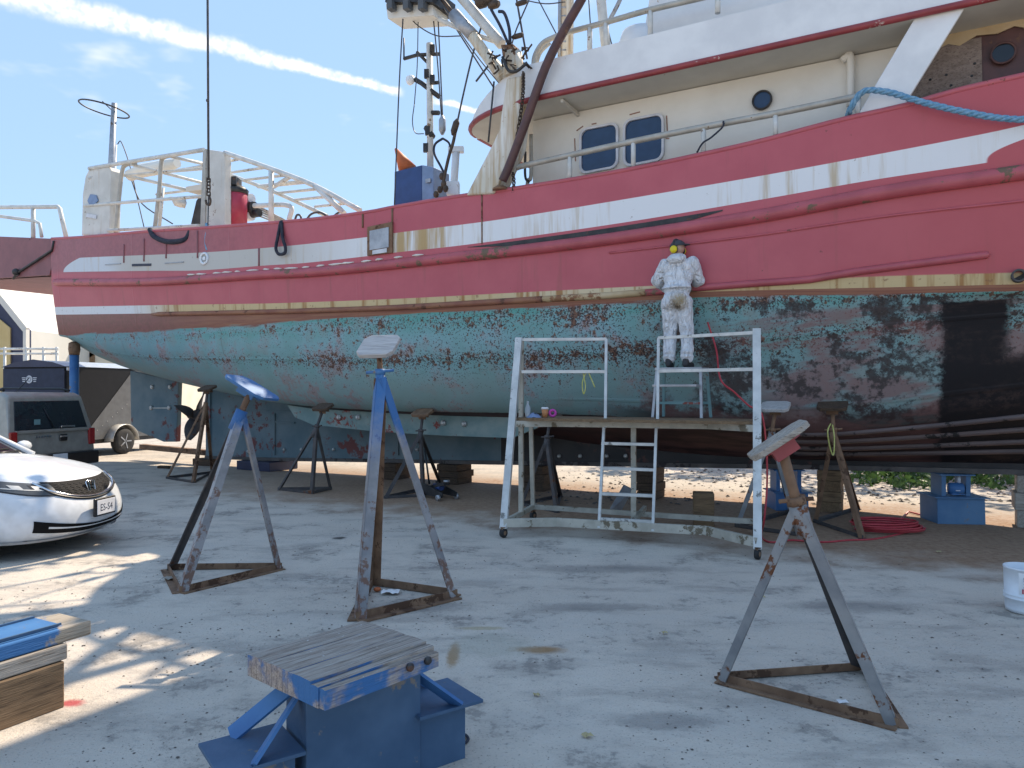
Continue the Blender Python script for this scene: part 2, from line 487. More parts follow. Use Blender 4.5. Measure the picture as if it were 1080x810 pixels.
# ================================================================ the setting: yard ground
def make_ground():
    mt, n, p = new_mat('yard_concrete')
    co = n.coord('Object'); X, Y, _ = n.xyz(co)
    big = n.noise(co, .35, 2, .55)
    mid = n.noise(co, 1.7, 5, .62)
    fine = n.noise(co, 14, 4, .7)
    speck = n.noise(co, 70, 2, .7)
    rot = n.new('ShaderNodeMapping'); n.put(rot.inputs[0], co); rot.inputs[2].default_value = (0, 0, .35); rot.inputs[3].default_value = (.75, 1.9, 1)
    streak = n.noise(rot.outputs[0], 1.5, 5, .68)
    col = n.mix(n.ss(big, .3, .7), (.52, .455, .385), (.60, .53, .45))
    col = n.mix(n.mul(n.ss(mid, .44, .66), .6), col, (.42, .375, .325))
    col = n.mix(n.mul(n.ss(streak, .49, .66), .62), col, (.32, .285, .25))
    dust = n.noise(n.scale(co, .9, 2.0, 1, (7, 3, 0)), .9, 4, .6)
    col = n.mix(n.mul(n.ss(dust, .5, .66), .55), col, (.50, .455, .40))
    col = n.mix(n.mul(n.ss(fine, .5, .75), .5), col, (.56, .52, .475))
    col = n.mix(n.mul(n.ss(speck, .58, .72), .55), col, (.13, .115, .10))
    blotch = n.m('ADD', n.m('MULTIPLY', mid, .6), n.m('MULTIPLY', fine, .4))
    col = n.mix(n.mul(n.ss(blotch, .53, .62), .68), col, (.21, .19, .17))
    # bare brown earth and blasting dust under the hull
    along = n.m('ADD', n.m('MULTIPLY', X, .494), n.m('MULTIPLY', n.m('SUBTRACT', Y, 13.04), .8695))   # + = away from keel
    dj = n.m('ADD', along, n.m('MULTIPLY', n.m('SUBTRACT', mid, .5), 2.2))
    dirt = n.mul(n.ss(dj, -3.9, -2.3), n.ss(dj, 1.8, .2))
    dirt = n.m('MULTIPLY', dirt, n.ss(X, -9, -2))
    dcol = n.mix(n.ss(fine, .3, .7), (.23, .12, .068), (.37, .225, .14))
    col = n.mix(n.m('MULTIPLY', dirt, .9), col, dcol)
    grit = n.mul(n.ss(dj, -.6, .8), n.ss(fine, .35, .7))
    col = n.mix(n.m('MULTIPLY', grit, .75), col, (.36, .325, .29))
    # rust ring left by a drum and a rust bloom beside it
    def blot(px, py, rx, ry, amt, c, col):
        g = gp(px, py)
        d = n.m('SQRT', n.m('ADD', n.m('POWER', n.m('DIVIDE', n.m('SUBTRACT', X, g.x), rx), 2.0), n.m('POWER', n.m('DIVIDE', n.m('SUBTRACT', Y, g.y), ry), 2.0)))
        d = n.m('ADD', d, n.m('MULTIPLY', n.m('SUBTRACT', fine, .5), .9))
        d = n.m('ADD', d, n.m('MULTIPLY', n.m('SUBTRACT', mid, .5), 1.2))
        return n.mix(n.m('MULTIPLY', n.ss(d, 1.1, .35), amt), col, c)
    col = blot(572, 685, .20, .10, .8, (.30, .15, .05), col)
    col = blot(478, 690, .045, .26, .75, (.32, .17, .06), col)
    col = blot(505, 662, .22, .05, .55, (.34, .27, .14), col)
    col = blot(520, 680, .35, .3, .35, (.30, .31, .25), col)
    col = blot(358, 567, .10, .10, .9, (.03, .03, .03), col)
    for (a, b, rx, ry) in ((440, 640, .5, .2), (620, 640, .6, .15), (900, 640, .7, .2), (300, 690, .35, .3), (700, 760, .35, .12), (640, 600, 1.0, .2)):
        col = blot(a, b, rx, ry, .45, (.12, .115, .115), col)
    col = blot(76, 742, .09, .06, .9, (.40, .05, .06), col)
    n.put(p.inputs['Base Color'], col)
    n.put(p.inputs['Roughness'], n.m('SUBTRACT', .95, n.m('MULTIPLY', n.ss(streak, .45, .7), .2)))
    p.inputs['Specular IOR Level'].default_value = .3
    hgt = n.m('ADD', n.m('MULTIPLY', fine, .7), n.m('MULTIPLY', speck, .3))
    n.put(p.inputs['Normal'], n.bump(hgt, .6, .025))
    # one sheet to the horizon, finer near the camera, with a faint unevenness
    mb = MB()
    xs = [-900, -300, -100, -50] + [-30 + i*.75 for i in range(81)] + [50, 100, 300, 900]
    ys = [-200, -40, -10] + [-4 + i*.75 for i in range(60)] + [60, 90, 150, 300, 900]
    r = random.Random(5)
    rows = [[V((x, y, (r.random()-.5)*.012 if abs(x) < 30 and 0 < y < 40 else 0)) for x in xs] for y in ys]
    mb.grid(rows, True)
    o = build(mb, 'yard_ground', mt, at=(0, 0, 0))
    o['kind'] = 'structure'
    return o
make_ground()
# ================================================================ the fishing boat
YAW = math.radians(29.6)
AX = V((math.cos(YAW), -math.sin(YAW), 0))        # towards the bow
PP = V((-math.sin(YAW), -math.cos(YAW), 0))       # towards the camera side
C0 = V((0, 13.04, 0))
def bp(x, y, b):
    """photo pixel -> point on the upright plane b metres to the near side of the keel line"""
    k = (x-CX)/FPX
    d = (C0.y*(-PP.y) - b)/(-PP.y - PP.x*k)
    return pt(x, y, d)
def sb(s, b, z): return C0 + AX*s + PP*b + Z*z
def s_of(x, b): return (bp(x, HOR, b) - C0).dot(AX)

Y_ROWS = [
 [(50,252),(86,250),(157,244),(219,240),(320,232),(389,223.5),(417,218),(490,206),(521,202),(560,196),(601,189.5),(656,180),(720,167),(800,149),(892,125),(955,111),(1006,96),(1080,79)],
 [(50,275),(83,272),(179,268),(241,264.6),(320,257.8),(388,250),(420,245.4),(512,233.7),(560,226.5),(669,208.5),(800,186),(919.5,164),(1039,141),(1080,132)],
 [(50,288),(68,287),(163,285.6),(210,285.2),(280,280),(320,277.5),(389,270),(420,266),(480,259.6),(560,249),(669,233),(800,211),(919.5,190),(1039,172),(1080,165)],
 [(49,298),(163.5,297.3),(280,289.8),(320,288),(384,282.4),(487,271),(560,263),(656,250.6),(800,228.5),(936,203),(1080,182)],
 [(55,324),(179,321.7),(280,320.2),(320,319),(420,315.2),(560,308),(694,301.4),(800,298),(921,292),(1070,288)],
 [(58,332),(179,330.3),(280,328.4),(320,327.5),(420,324),(560,316),(694,309.5),(800,306),(921,303.5),(1070,300)],
 [(50,352),(71,353),(111,352),(179,348),(256,343),(320,338),(420,332),(560,324),(694,316),(800,312),(921,310),(1080,307)],
 [(60,350),(75,358),(108,370),(150,376),(200,378),(332,379),(420,379),(539,375.5),(642,371),(817,356),(983,338),(1080,330)],
 [(71,357),(95,371),(108,378),(137,389),(188,403),(241,415),(287,424),(337,429),(402,433),(461,434.5),(534,435),(640,438.5),(740,446),(852,455),(960,447),(1080,434)],
 [(128,377),(217,402),(300,424),(400,440),(550,457),(640,470),(800,483),(1080,489)],
]
YF = [smooth_table(t) for t in Y_ROWS]
B_ROWS = [smooth_table(t) for t in [
 [(-11.3,1.72),(-8,1.95),(-4,2.10),(0,2.12),(7,2.12),(9.5,1.75),(11.5,1.05),(13,.15)],
 [(-11.3,1.72),(-8,1.95),(-4,2.10),(0,2.12),(7,2.10),(9.5,1.70),(11.5,.98),(12.9,.15)],
 [(-11.3,1.71),(-8,1.95),(-4,2.10),(0,2.12),(7,2.08),(9.5,1.65),(11.5,.92),(12.8,.15)],
 [(-11.3,1.71),(-8,1.95),(-4,2.10),(0,2.12),(7,2.07),(9.5,1.60),(11.5,.88),(12.7,.15)],
 [(-11.3,1.64),(-8,1.89),(-4,2.07),(0,2.10),(7,1.98),(9.5,1.42),(11.5,.68),(12.4,.12)],
 [(-11.3,1.62),(-8,1.87),(-4,2.06),(0,2.10),(7,1.96),(9.5,1.40),(11.5,.66),(12.3,.12)],
 [(-11.3,1.55),(-8,1.84),(-4,2.05),(0,2.09),(7,1.94),(9.5,1.35),(11.5,.62),(12.2,.12)],
 [(-11.3,1.35),(-8,1.68),(-4,1.95),(0,2.02),(7,1.75),(9.5,1.10),(11.5,.45),(12.0,.12)],
 [(-11.3,.80),(-8,1.10),(-4,1.38),(0,1.50),(7,1.15),(9.5,.65),(11.5,.25),(11.8,.12)],
 [(-11.3,.14),(-8,.14),(0,.14),(7,.14),(9.5,.13),(11.5,.12),(11.8,.12)],
]]
S_STERN, S_FRAME, S_BOW = -11.3, 7.6, 11.9
def z_row(k, s):
    def zz(s_):
        b = B_ROWS[k](s_); q = sb(s_, b, 0)
        px = CX + q.x/q.y*FPX
        return EYE + (HOR-YF[k](px))/FPX*q.y
    if s <= S_FRAME: return zz(s)
    z1 = zz(S_FRAME); sl_ = (z1 - zz(S_FRAME-1.2))/1.2
    return z1 + sl_*(s-S_FRAME)*(.8 if k < 4 else .35) + (0 if k < 8 else (s-S_FRAME)**2*.055)
def hull_pt(s, v, off=0.0):
    k = min(8, int(v)); t = v-k
    pts = [V((max(.02, B_ROWS[j](s)), z_row(j, s), 0)) for j in (max(0, k-1), k, k+1, min(9, k+2))]
    if k in (6, 7):                                # rounded bilge
        p0, p1, p2, p3 = pts
        q = .5*((2*p1) + (p2-p0)*t + (2*p0-5*p1+4*p2-p3)*t*t + (3*p1-p0-3*p2+p3)*t**3)
    else:
        q = pts[1].lerp(pts[2], t)
    rake = 0.0
    if s < -10.4: rake = 0
    return sb(s, q.x+off, q.y)

boat = root('fishing_boat', sb(0, 0, 0), 'large red and white steel fishing boat with worn teal bottom, propped up ashore', 'boat')

# ---- hull plating material: paint bands follow the hull's own (metres along, band) coordinates
def hull_material():
    mt, n, p = new_mat('hull_paint')
    uvn = n.new('ShaderNodeUVMap', uv_map='hull'); u, v, _ = n.xyz(uvn.outputs[0])
    co = n.coord('Object'); z = n.xyz(co)[2]
    fine = n.noise(co, 11, 5, .72); mid = n.noise(co, 1.5, 4, .6); big = n.noise(co, .45, 2, .5)
    pc = n.noise(co, 38, 2, .7)
    lng = n.noise(n.comb(n.m('MULTIPLY', u, .55), n.m('MULTIPLY', v, 2.2), 0.0), 1.6, 4, .65)
    streak = n.noise(n.comb(n.m('MULTIPLY', u, 5.0), n.m('MULTIPLY', z, .35), 0.0), 1.3, 4, .62)
    # red topsides
    red = n.mix(n.ss(mid, .3, .7), (.50, .100, .125), (.55, .120, .145))
    aft = n.m('MULTIPLY', n.ss(u, -2.0, -6.5), n.ss(v, 2.4, 1.6))
    red = n.mix(n.m('MULTIPLY', aft, .85), red, n.mix(n.ss(fine, .35, .65), (.28, .10, .11), (.36, .125, .135)))
    red = n.mix(n.mul(n.ss(streak, .56, .75), .35), red, (.28, .10, .085))
    red = n.mix(n.mul(n.ss(n.m('ADD', fine, n.m('MULTIPLY', n.m('SUBTRACT', big, .5), .3)), .70, .74), .8), red, (.12, .06, .05))
    fresh = n.ss(u, 4.5, 7.2)
    red = n.mix(n.m('MULTIPLY', fresh, .6), red, (.50, .088, .098))
    # upper white stripe
    wh = n.mix(n.ss(u, -1.0, -4.0), (.76, .77, .78), (.52, .50, .46))
    wh = n.mix(n.mul(n.ss(u, -8.0, -9.0), .9), wh, (.60, .65, .70))
    wh = n.mix(n.mul(n.ss(streak, .50, .68), n.ss(big, .38, .6), .8), wh, (.50, .37, .21))
    yel = n.mul(n.ss(u, -1.3, -.8), n.ss(u, .35, -.1))
    wh = n.mix(n.mul(yel, n.ss(streak, .34, .56), .9), wh, (.47, .30, .12))
    wh = n.mix(n.mul(n.ss(fine, .66, .70), .7), wh, (.27, .20, .15))
    st = s_of(68, 1.72); en = s_of(1039, 2.1)
    inv = n.m('SUBTRACT', 2.0, v)
    m1 = n.mul(n.ss(v, .992, 1.004), n.ss(v, 2.004, 1.992))
    m1 = n.m('MULTIPLY', m1, n.ss(n.m('SUBTRACT', u, n.m('ADD', st, n.m('MULTIPLY', n.m('POWER', n.m('MAXIMUM', inv, 0.0), 2.0), .75))), 0, .03))
    m1 = n.m('MULTIPLY', m1, n.ss(n.m('SUBTRACT', u, n.m('ADD', en, n.m('MULTIPLY', n.m('POWER', n.m('MAXIMUM', inv, 0.0), 3.0), 1.9))), .03, 0))
    col = n.mix(m1, red, wh)
    # lower stripe: white aft, ochre with rust amidships
    w2 = n.mix(n.ss(u, -8.2, -6.2), (.70, .73, .76), (.60, .45, .24))
    w2 = n.mix(n.mul(n.ss(u, .5, 2.0), n.ss(u, 4.2, 3.0), .6), w2, (.64, .55, .40))
    w2 = n.mix(n.mul(n.ss(streak, .5, .66), n.ss(u, -8.5, -6), .9), w2, (.36, .16, .05))
    w2 = n.mix(n.mul(n.ss(fine, .6, .68), .75), w2, (.25, .12, .06))
    m2 = n.mul(n.ss(v, 3.985, 4.01), n.ss(v, 5.01, 4.985))
    col = n.mix(m2, col, w2)
    # rusty run below the stripe
    rb = n.mix(n.ss(lng, .3, .7), (.24, .085, .06), (.34, .15, .085))
    rb = n.mix(n.mul(n.ss(u, -5.0, -7.5), .85), rb, n.mix(n.ss(fine, .35, .7), (.26, .095, .09), (.19, .085, .07)))
    col = n.mix(n.ss(v, 4.99, 5.01), col, rb)
    # teal antifouling
    teal = n.mix(n.ss(mid, .32, .68), (.165, .345, .335), (.235, .41, .445))
    teal = n.mix(n.mul(n.ss(n.m('ADD', v, n.m('MULTIPLY', lng, .8)), 7.1, 6.6), n.ss(lng, .40, .62), .8), teal, (.075, .34, .295))
    teal = n.mix(n.mul(n.ss(u, -4.5, -8.0), .55), teal, (.14, .31, .39))
    teal = n.mix(n.mul(n.ss(v, 7.1, 7.5), .6), teal, n.mix(n.ss(big, .35, .65), (.255, .315, .295), (.225, .335, .345)))
    pk = n.ss(n.m('ADD', n.m('MULTIPLY', mid, .6), n.m('MULTIPLY', fine, .4)), .52, .60)
    teal = n.mix(n.m('MULTIPLY', pk, .6), teal, (.38, .19, .18))
    gr = n.ss(n.noise(co, 3.1, 4, .68), .50, .62)
    teal = n.mix(n.m('MULTIPLY', gr, .38), teal, (.27, .27, .25))
    # chipped rust, thickest just under the waterline and along the mid seam, more towards the bow
    seam = n.ss(n.m('ABSOLUTE', n.m('SUBTRACT', v, 7.03)), .22, .02)
    wl = n.ss(n.m('ABSOLUTE', n.m('SUBTRACT', v, 6.25)), .35, .05)
    fwd = n.ss(u, -7.5, 2.5)
    dens = n.m('ADD', n.m('MULTIPLY', seam, .075), n.m('ADD', n.m('MULTIPLY', wl, .06), n.m('MULTIPLY', fwd, .055)))
    dens = n.m('ADD', dens, n.m('MULTIPLY', n.m('SUBTRACT', mid, .5), .26))
    dens = n.m('SUBTRACT', dens, n.m('MULTIPLY', n.ss(v, 7.2, 7.7), .07))
    rs = n.ss(n.m('ADD', fine, dens), .640, .675)
    rcol = n.mix(n.ss(pc, .4, .6), (.20, .085, .045), (.075, .036, .028))
    teal = n.mix(n.m('MULTIPLY', rs, .92), teal, rcol)
    chip = n.ss(n.m('ADD', pc, n.m('ADD', dens, n.m('MULTIPLY', fwd, .03))), .665, .70)
    teal = n.mix(n.m('MULTIPLY', chip, .9), teal, (.045, .026, .024))
    strk = n.mul(n.ss(streak, .6, .78), n.ss(v, 6.0, 6.6), .5)
    teal = n.mix(strk, teal, (.12, .12, .11))
    tj = n.m('ADD', v, n.m('MULTIPLY', n.m('SUBTRACT', lng, .5), .55))
    col = n.mix(n.ss(tj, 5.95, 6.06), col, teal)
    # tar and bare dark primer towards the bow
    bj = n.m('ADD', n.m('MULTIPLY', n.m('SUBTRACT', mid, .5), .55), n.m('MULTIPLY', n.m('SUBTRACT', fine, .5), .35))
    ub = n.m('ADD', u, n.m('MULTIPLY', bj, .6)); vb = n.m('ADD', v, n.m('MULTIPLY', bj, .5))
    ua, ue = s_of(990, 1.9), s_of(1060, 1.9)
    blk = n.mul(n.ss(ub, ua-.03, ua+.06), n.ss(ub, ue+.1, ue-.02), n.ss(vb, 6.55, 6.68))
    low = n.mul(n.ss(ub, ua+.3, ua+.5), n.ss(vb, 7.35, 7.5))
    blk = n.m('MAXIMUM', blk, low)
    sm = n.mul(n.ss(u, 2.6, 4.4), n.ss(n.m('ADD', n.m('MULTIPLY', mid, .7), n.m('MULTIPLY', fine, .35)), .505, .575), n.ss(v, 6.1, 6.35), .88)
    fwdp = n.mul(n.ss(u, 3.6, 5.0), n.ss(v, 6.4, 6.7), n.ss(lng, .42, .56), .7)
    col = n.mix(fwdp, col, (.27, .12, .115))
    col = n.mix(sm, col, (.045, .042, .042))
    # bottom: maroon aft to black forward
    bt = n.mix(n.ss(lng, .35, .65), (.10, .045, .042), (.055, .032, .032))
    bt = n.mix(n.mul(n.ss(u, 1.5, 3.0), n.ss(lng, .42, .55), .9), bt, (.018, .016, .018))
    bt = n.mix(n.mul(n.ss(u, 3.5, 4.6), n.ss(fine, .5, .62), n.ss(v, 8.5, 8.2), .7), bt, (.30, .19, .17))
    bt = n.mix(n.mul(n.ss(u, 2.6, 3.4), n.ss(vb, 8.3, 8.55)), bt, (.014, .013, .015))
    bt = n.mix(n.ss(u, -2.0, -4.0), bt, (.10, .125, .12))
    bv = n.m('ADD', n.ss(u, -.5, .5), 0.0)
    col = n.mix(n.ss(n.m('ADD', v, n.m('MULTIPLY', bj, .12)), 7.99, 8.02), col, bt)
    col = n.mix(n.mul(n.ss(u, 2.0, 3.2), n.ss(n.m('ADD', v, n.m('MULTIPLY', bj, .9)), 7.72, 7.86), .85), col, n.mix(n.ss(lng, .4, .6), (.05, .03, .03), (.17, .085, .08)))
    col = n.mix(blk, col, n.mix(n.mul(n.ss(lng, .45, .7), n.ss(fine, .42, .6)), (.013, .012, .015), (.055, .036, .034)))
    n.put(p.inputs['Base Color'], col)
    n.put(p.inputs['Roughness'], n.m('ADD', .42, n.m('MULTIPLY', n.ss(v, 5, 6), .22)))
    p.inputs['Specular IOR Level'].default_value = .35
    # plating relief: shallow dishing between frames, weld seams, pitting
    uf = n.m('FRACT', n.m('DIVIDE', u, .62))
    dish = n.m('MULTIPLY', n.m('ABSOLUTE', n.m('SUBTRACT', uf, .5)), .35)
    us = n.m('FRACT', n.m('DIVIDE', n.m('ADD', u, 40.45), 3.1))
    weld = n.ss(n.m('ABSOLUTE', n.m('SUBTRACT', us, .5)), .008, .002)
    hz = n.ss(n.m('ABSOLUTE', n.m('SUBTRACT', v, 7.0)), .045, .01)
    hz2 = n.m('MULTIPLY', n.ss(n.m('ABSOLUTE', n.m('SUBTRACT', v, 7.72)), .035, .01), n.ss(u, 1.0, 2.5))
    h = n.m('ADD', n.m('MULTIPLY', big, .9), n.m('ADD', n.m('MULTIPLY', dish, .5), n.m('ADD', n.m('MULTIPLY', weld, .22), n.m('MULTIPLY', n.m('ADD', hz, hz2), .4))))
    h = n.m('ADD', h, n.m('MULTIPLY', fine, .10))
    n.put(p.inputs['Normal'], n.bump(h, .5, .03))
    return mt
M['hull'] = hull_material()

def build_hull():
    ss_ = []
    s = S_STERN
    while s < S_BOW: ss_.append(s); s += .18
    ss_.append(S_BOW)
    vv = []
    for k in range(9):
        sub = 6 if k in (6, 7) else (3 if k == 8 else 2)
        vv += [k + i/sub for i in range(sub)]
    vv.append(9.0)
    verts = []; uvs = []; faces = []
    for side in (1, -1):
        o = len(verts)
        for s in ss_:
            for v in vv:
                q = hull_pt(s, v)
                if side < 0:
                    b = (q-C0).dot(PP); q = q - PP*(2*b)
                verts.append(q); uvs.append((s, v))
        m_ = len(vv)
        for i in range(len(ss_)-1):
            for j in range(m_-1):
                a = o+i*m_+j; f = (a, a+1, a+m_+1, a+m_)
                faces.append(f if side > 0 else f[::-1])
    m_ = len(vv); half = len(ss_)*m_
    # transom closing plate
    tr = [i for i in range(m_)]; tl = [half+i for i in range(m_)]
    for j in range(m_-1): faces.append((tr[j], tl[j], tl[j+1], tr[j+1]))
    org = ORG[boat]
    me = bpy.data.meshes.new('hull'); me.from_pydata([tuple(q-org) for q in verts], [], faces)
    ul = me.uv_layers.new(name='hull')
    for lp in me.loops: ul.data[lp.index].uv = uvs[lp.vertex_index]
    me.polygons.foreach_set('use_smooth', [True]*len(faces))
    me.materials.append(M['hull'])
    o = bpy.data.objects.new('hull', me); COL.objects.link(o); o.parent = boat
    es = o.modifiers.new('edge', 'EDGE_SPLIT'); es.split_angle = math.radians(50)
    ORG[o] = org
    return o
hull = build_hull()

def both(fn):           # fn(side) adds geometry for +1 (near) and -1 (far)
    mb = MB()
    for sd_ in (1, -1): fn(mb, sd_)
    return mb
def mir(q, sd_):
    if sd_ > 0: return q
    return q - PP*(2*(q-C0).dot(PP))
srange = [S_STERN + i*.25 for i in range(int((11.4-S_STERN)/.25))]
# main deck and bulwark cap
mb = MB(); mb.grid([[sb(s, B_ROWS[3](s)-.02, z_row(2, s)-.1), sb(s, -(B_ROWS[3](s)-.02), z_row(2, s)-.1)] for s in srange], False)
build(mb, 'deck', M['soffit_paint'], boat)
for side in (1, -1):
    mb = MB(); mb.tube([mir(hull_pt(s, 0, -.02)+Z*.0, side) for s in srange], .035, 6)
    build(mb, 'bulwark_cap', M['red_paint'], boat)
    # half-round wale, proud of the plating
    mb = MB(); mb.tube([mir(hull_pt(s, 3.0, .015), side) for s in srange if s > -11.2], .082, 10)
    build(mb, 'wale', M['wale_paint'], boat)
    # lower guard pipe, rising forward and ending in a rounded nose
    sE = s_of(1044, 2.0)
    GV = [(s_of(560, 2.1), 5.05), (s_of(640, 2.1), 5.0), (s_of(700, 2.1), 4.75), (s_of(740, 2.08), 4.45), (s_of(800, 2.06), 4.08), (s_of(900, 2.03), 3.93), (sE, 3.80)]
    def gv(s):
        return table(GV, min(max(s, GV[0][0]), GV[-1][0]))
    sl2 = [s for s in srange if -7.5 < s < sE] + [sE]
    for (ga, gb, gm) in ((-7.6, 1.9, 'guard_rust'), (1.9, 3.4, 'guard_paint'), (3.4, 99, 'wale_paint')):
        sl3 = [s for s in sl2 if ga-.26 < s < gb]
        rr3 = [.045]*len(sl3)
        if ga < -7: rr3[0] = .02
        if gb > 90: rr3[-2:] = [.04, .012]
        mb = MB(); mb.tube([mir(hull_pt(s, gv(s), .012), side) for s in sl3], rr3, 8)
        build(mb, 'guard_pipe', M[gm], boat)
    # thin moulding below the wale forward
    mb = MB(); mb.tube([mir(hull_pt(s, 3.28, .004), side) for s in srange if s > 2.6], .016, 6)
    build(mb, 'moulding', M['red_paint'], boat)
    # four half-round bottom strakes forward
    for vv_ in (8.08, 8.32, 8.55, 8.74):
        mb = MB(); mb.tube([mir(hull_pt(s, vv_, .01), side) for s in srange if 4.5 < s < 10.5], .040, 8)
        build(mb, 'strake', M['strake'], boat)
# open seam above the wale (bulwark lifted off the deck edge) with spray-foam lumps aft
mb = MB()
a0, a1 = s_of(490, 2.1), s_of(775, 2.1)
q = [s for s in srange if a0 < s < a1]
mb.grid([[hull_pt(s, 2.22, .006), hull_pt(s, 2.22+.52*min(1, (s-a0)/1.2)*min(1, (a1-s)/.8), .006)] for s in q], True)
build(mb, 'open_seam', M['black_steel'], boat)
r = random.Random(3)
for i in range(17):
    s = lerp(s_of(205, 1.95), s_of(452, 2.1), (i+r.random()*.5)/17)
    mb = MB(); L = .14 + r.random()*.2
    mb.tube([hull_pt(s+L*(t-.5), 2.40+r.random()*.05, .008) for t in (0, .33, .66, 1)], [.006, .020, .016, .006], 6)
    build(mb, 'foam_lump', M['cream_paint'], boat)

# keel, shoe, rudder, propeller
def keel_bot(s):
    q = sb(s, .14, 0); px = CX + q.x/q.y*FPX
    y = table([(217,480.5),(280,482.5),(407,484),(498,485.6),(860,490),(1080,495)], px)
    return EYE + (HOR-y)/FPX*q.y
S_POST = s_of(217, .14)
ks = [S_POST + i*.3 for i in range(int((9.4-S_POST)/.3))]
kcut = next(i for i, s in enumerate(ks) if s > -.2)
for kk, km in ((ks[:kcut+1], 'keel_paint'), (ks[kcut:], 'keel_black')):
    mb = MB()
    for sd_ in (1, -1):
        mb.grid([[sb(s, .14*sd_, z_row(9, s)+.25), sb(s, .14*sd_, keel_bot(s))] for s in kk], False)
    mb.grid([[sb(s, .14, keel_bot(s)), sb(s, -.14, keel_bot(s))] for s in kk], False)
    for s in (kk[0], kk[-1]):
        mb.add([sb(s, .14, z_row(9, s)+.25), sb(s, -.14, z_row(9, s)+.25), sb(s, -.14, keel_bot(s)), sb(s, .14, keel_bot(s))], [(0, 1, 2, 3)])
    build(mb, 'keel', M[km], boat)
mb = MB()
for i in range(len(ks)-1):
    mb.bar(sb(ks[i], 0, keel_bot(ks[i])-.035), sb(ks[i+1], 0, keel_bot(ks[i+1])-.035), .34, .066)
build(mb, 'keel_shoe', M['shoe'], boat)
for px in (262, 300, 318, 352, 395, 440, 590, 612, 640, 660):    # anodes and bolt heads along the keel
    mb = MB(); y = 476 if px < 300 else (474 if px < 500 else 481)
    q = bp(px, y, .15); mb.lathe([(.035, 0), (.035, .02), (.012, .04)], q, 8, PP)
    build(mb, 'keel_bolt', M['zinc'], boat)
for (x0, y0, x1, y1) in ((262, 432, 300, 434), (262, 443, 303, 446)):   # horizontal rub strips on the deadwood
    mb = MB(); mb.bar(bp(x0-20, y0, .155), bp(x1+8, y1, .155), .03, .03); build(mb, 'rub_strip', M['keel_paint'], boat)
for px in (222, 290, 420):
    mb = MB(); mb.bar(bp(px, 412 if px < 240 else 436, .15), bp(px, 480, .15), .03, .05, up=PP); build(mb, 'stiffener', M['keel_paint'], boat)
# heel bar carrying the rudder
mb = MB(); mb.bar(bp(150, 471, 0), bp(225, 478, 0), .16, .12); build(mb, 'heel_bar', M['stand_rusty'], boat)
rud = [(137, 391), (138, 448), (146, 455), (172, 466), (186, 466), (188, 402), (160, 396)]
mb = MB(); mb.prism([bp(x, y, .06) for x, y in rud], -PP*.12)
rudder = build(mb, 'rudder', M['keel_paint'], boat, .02)
for (x, y) in ((161, 408), (180, 408), (160, 430), (179, 430)):
    mb = MB(); mb.lathe([(.06, 0), (.055, .03), (.03, .05)], bp(x, y, .06), 8, PP)
    o = build(mb, 'anode', M['zinc'], boat)
mb = MB(); mb.bar(bp(161, 430.3, .07), bp(179, 430.3, .07), .02, .02); build(mb, 'anode_strap', M['zinc'], boat)
mb = MB(); mb.tube([bp(163, 396, 0), bp(163, 375, 0)], .07, 10); build(mb, 'rudder_stock', M['stand_rusty'], boat)
pc_ = bp(207, 438, 0)
mb = MB(); mb.lathe([(.02, -.34), (.10, -.2), (.13, 0), (.14, .22), (.12, .5)], pc_, 12, AX)
prop = build(mb, 'propeller', M['stand_dark'], boat)
side_v = AX.cross(Z)
for k in range(4):
    a = math.radians(20 + 90*k)
    rd = PP*math.cos(a) + Z*math.sin(a); tg = AX.cross(rd)
    rows = []
    for i in range(7):
        rr = .1 + .5*i/6; wd = .30*math.sin(math.pi*min(1, .18+.8*i/6))**.6 if i < 6 else .1
        tw = math.radians(62 - 34*i/6)
        ch = AX*math.cos(tw) + tg*math.sin(tw)
        rows.append([pc_ + rd*rr + ch*(wd*(j-.5)*1.1) + AX*(.02*math.sin(math.pi*j)) for j in (0, .25, .5, .75, 1)])
    mb = MB(); mb.grid(rows, True)
    o = build(mb, 'blade', M['stand_dark'], prop)
    so_ = o.modifiers.new('solid', 'SOLIDIFY'); so_.thickness = .02
# bilge keel plate with bolts
tp = [(303, 427), (330, 431), (400, 435), (470, 437.5), (540, 440), (574, 442)]
bt_ = [(311, 440), (330, 448), (400, 455.5), (470, 459.5), (540, 462), (572, 449)]
mb = MB()
fa = [bp(x, y, 1.22) for x, y in tp]; fb = [bp(x, y, 1.20) for x, y in bt_]
th = -PP*.1
for i in range(len(tp)-1):
    mb.add([fa[i], fa[i+1], fb[i+1], fb[i], fa[i]+th, fa[i+1]+th, fb[i+1]+th, fb[i]+th], [(0, 3, 2, 1), (4, 5, 6, 7), (0, 1, 5, 4), (3, 7, 6, 2)])
mb.add([fa[0], fb[0], fb[0]+th, fa[0]+th, fa[-1], fb[-1], fb[-1]+th, fa[-1]+th], [(0, 1, 2, 3), (7, 6, 5, 4)])
bk = build(mb, 'bilge_keel', M['bilge_plate'], boat)
for x, y in ((358, 440), (378, 440), (468, 446), (490, 447)):
    mb = MB(); mb.lathe([(.05, 0), (.045, .03), (.02, .03), (.02, .05)], bp(x, y, 1.22), 10, PP); build(mb, 'anode', M['zinc'], bk)

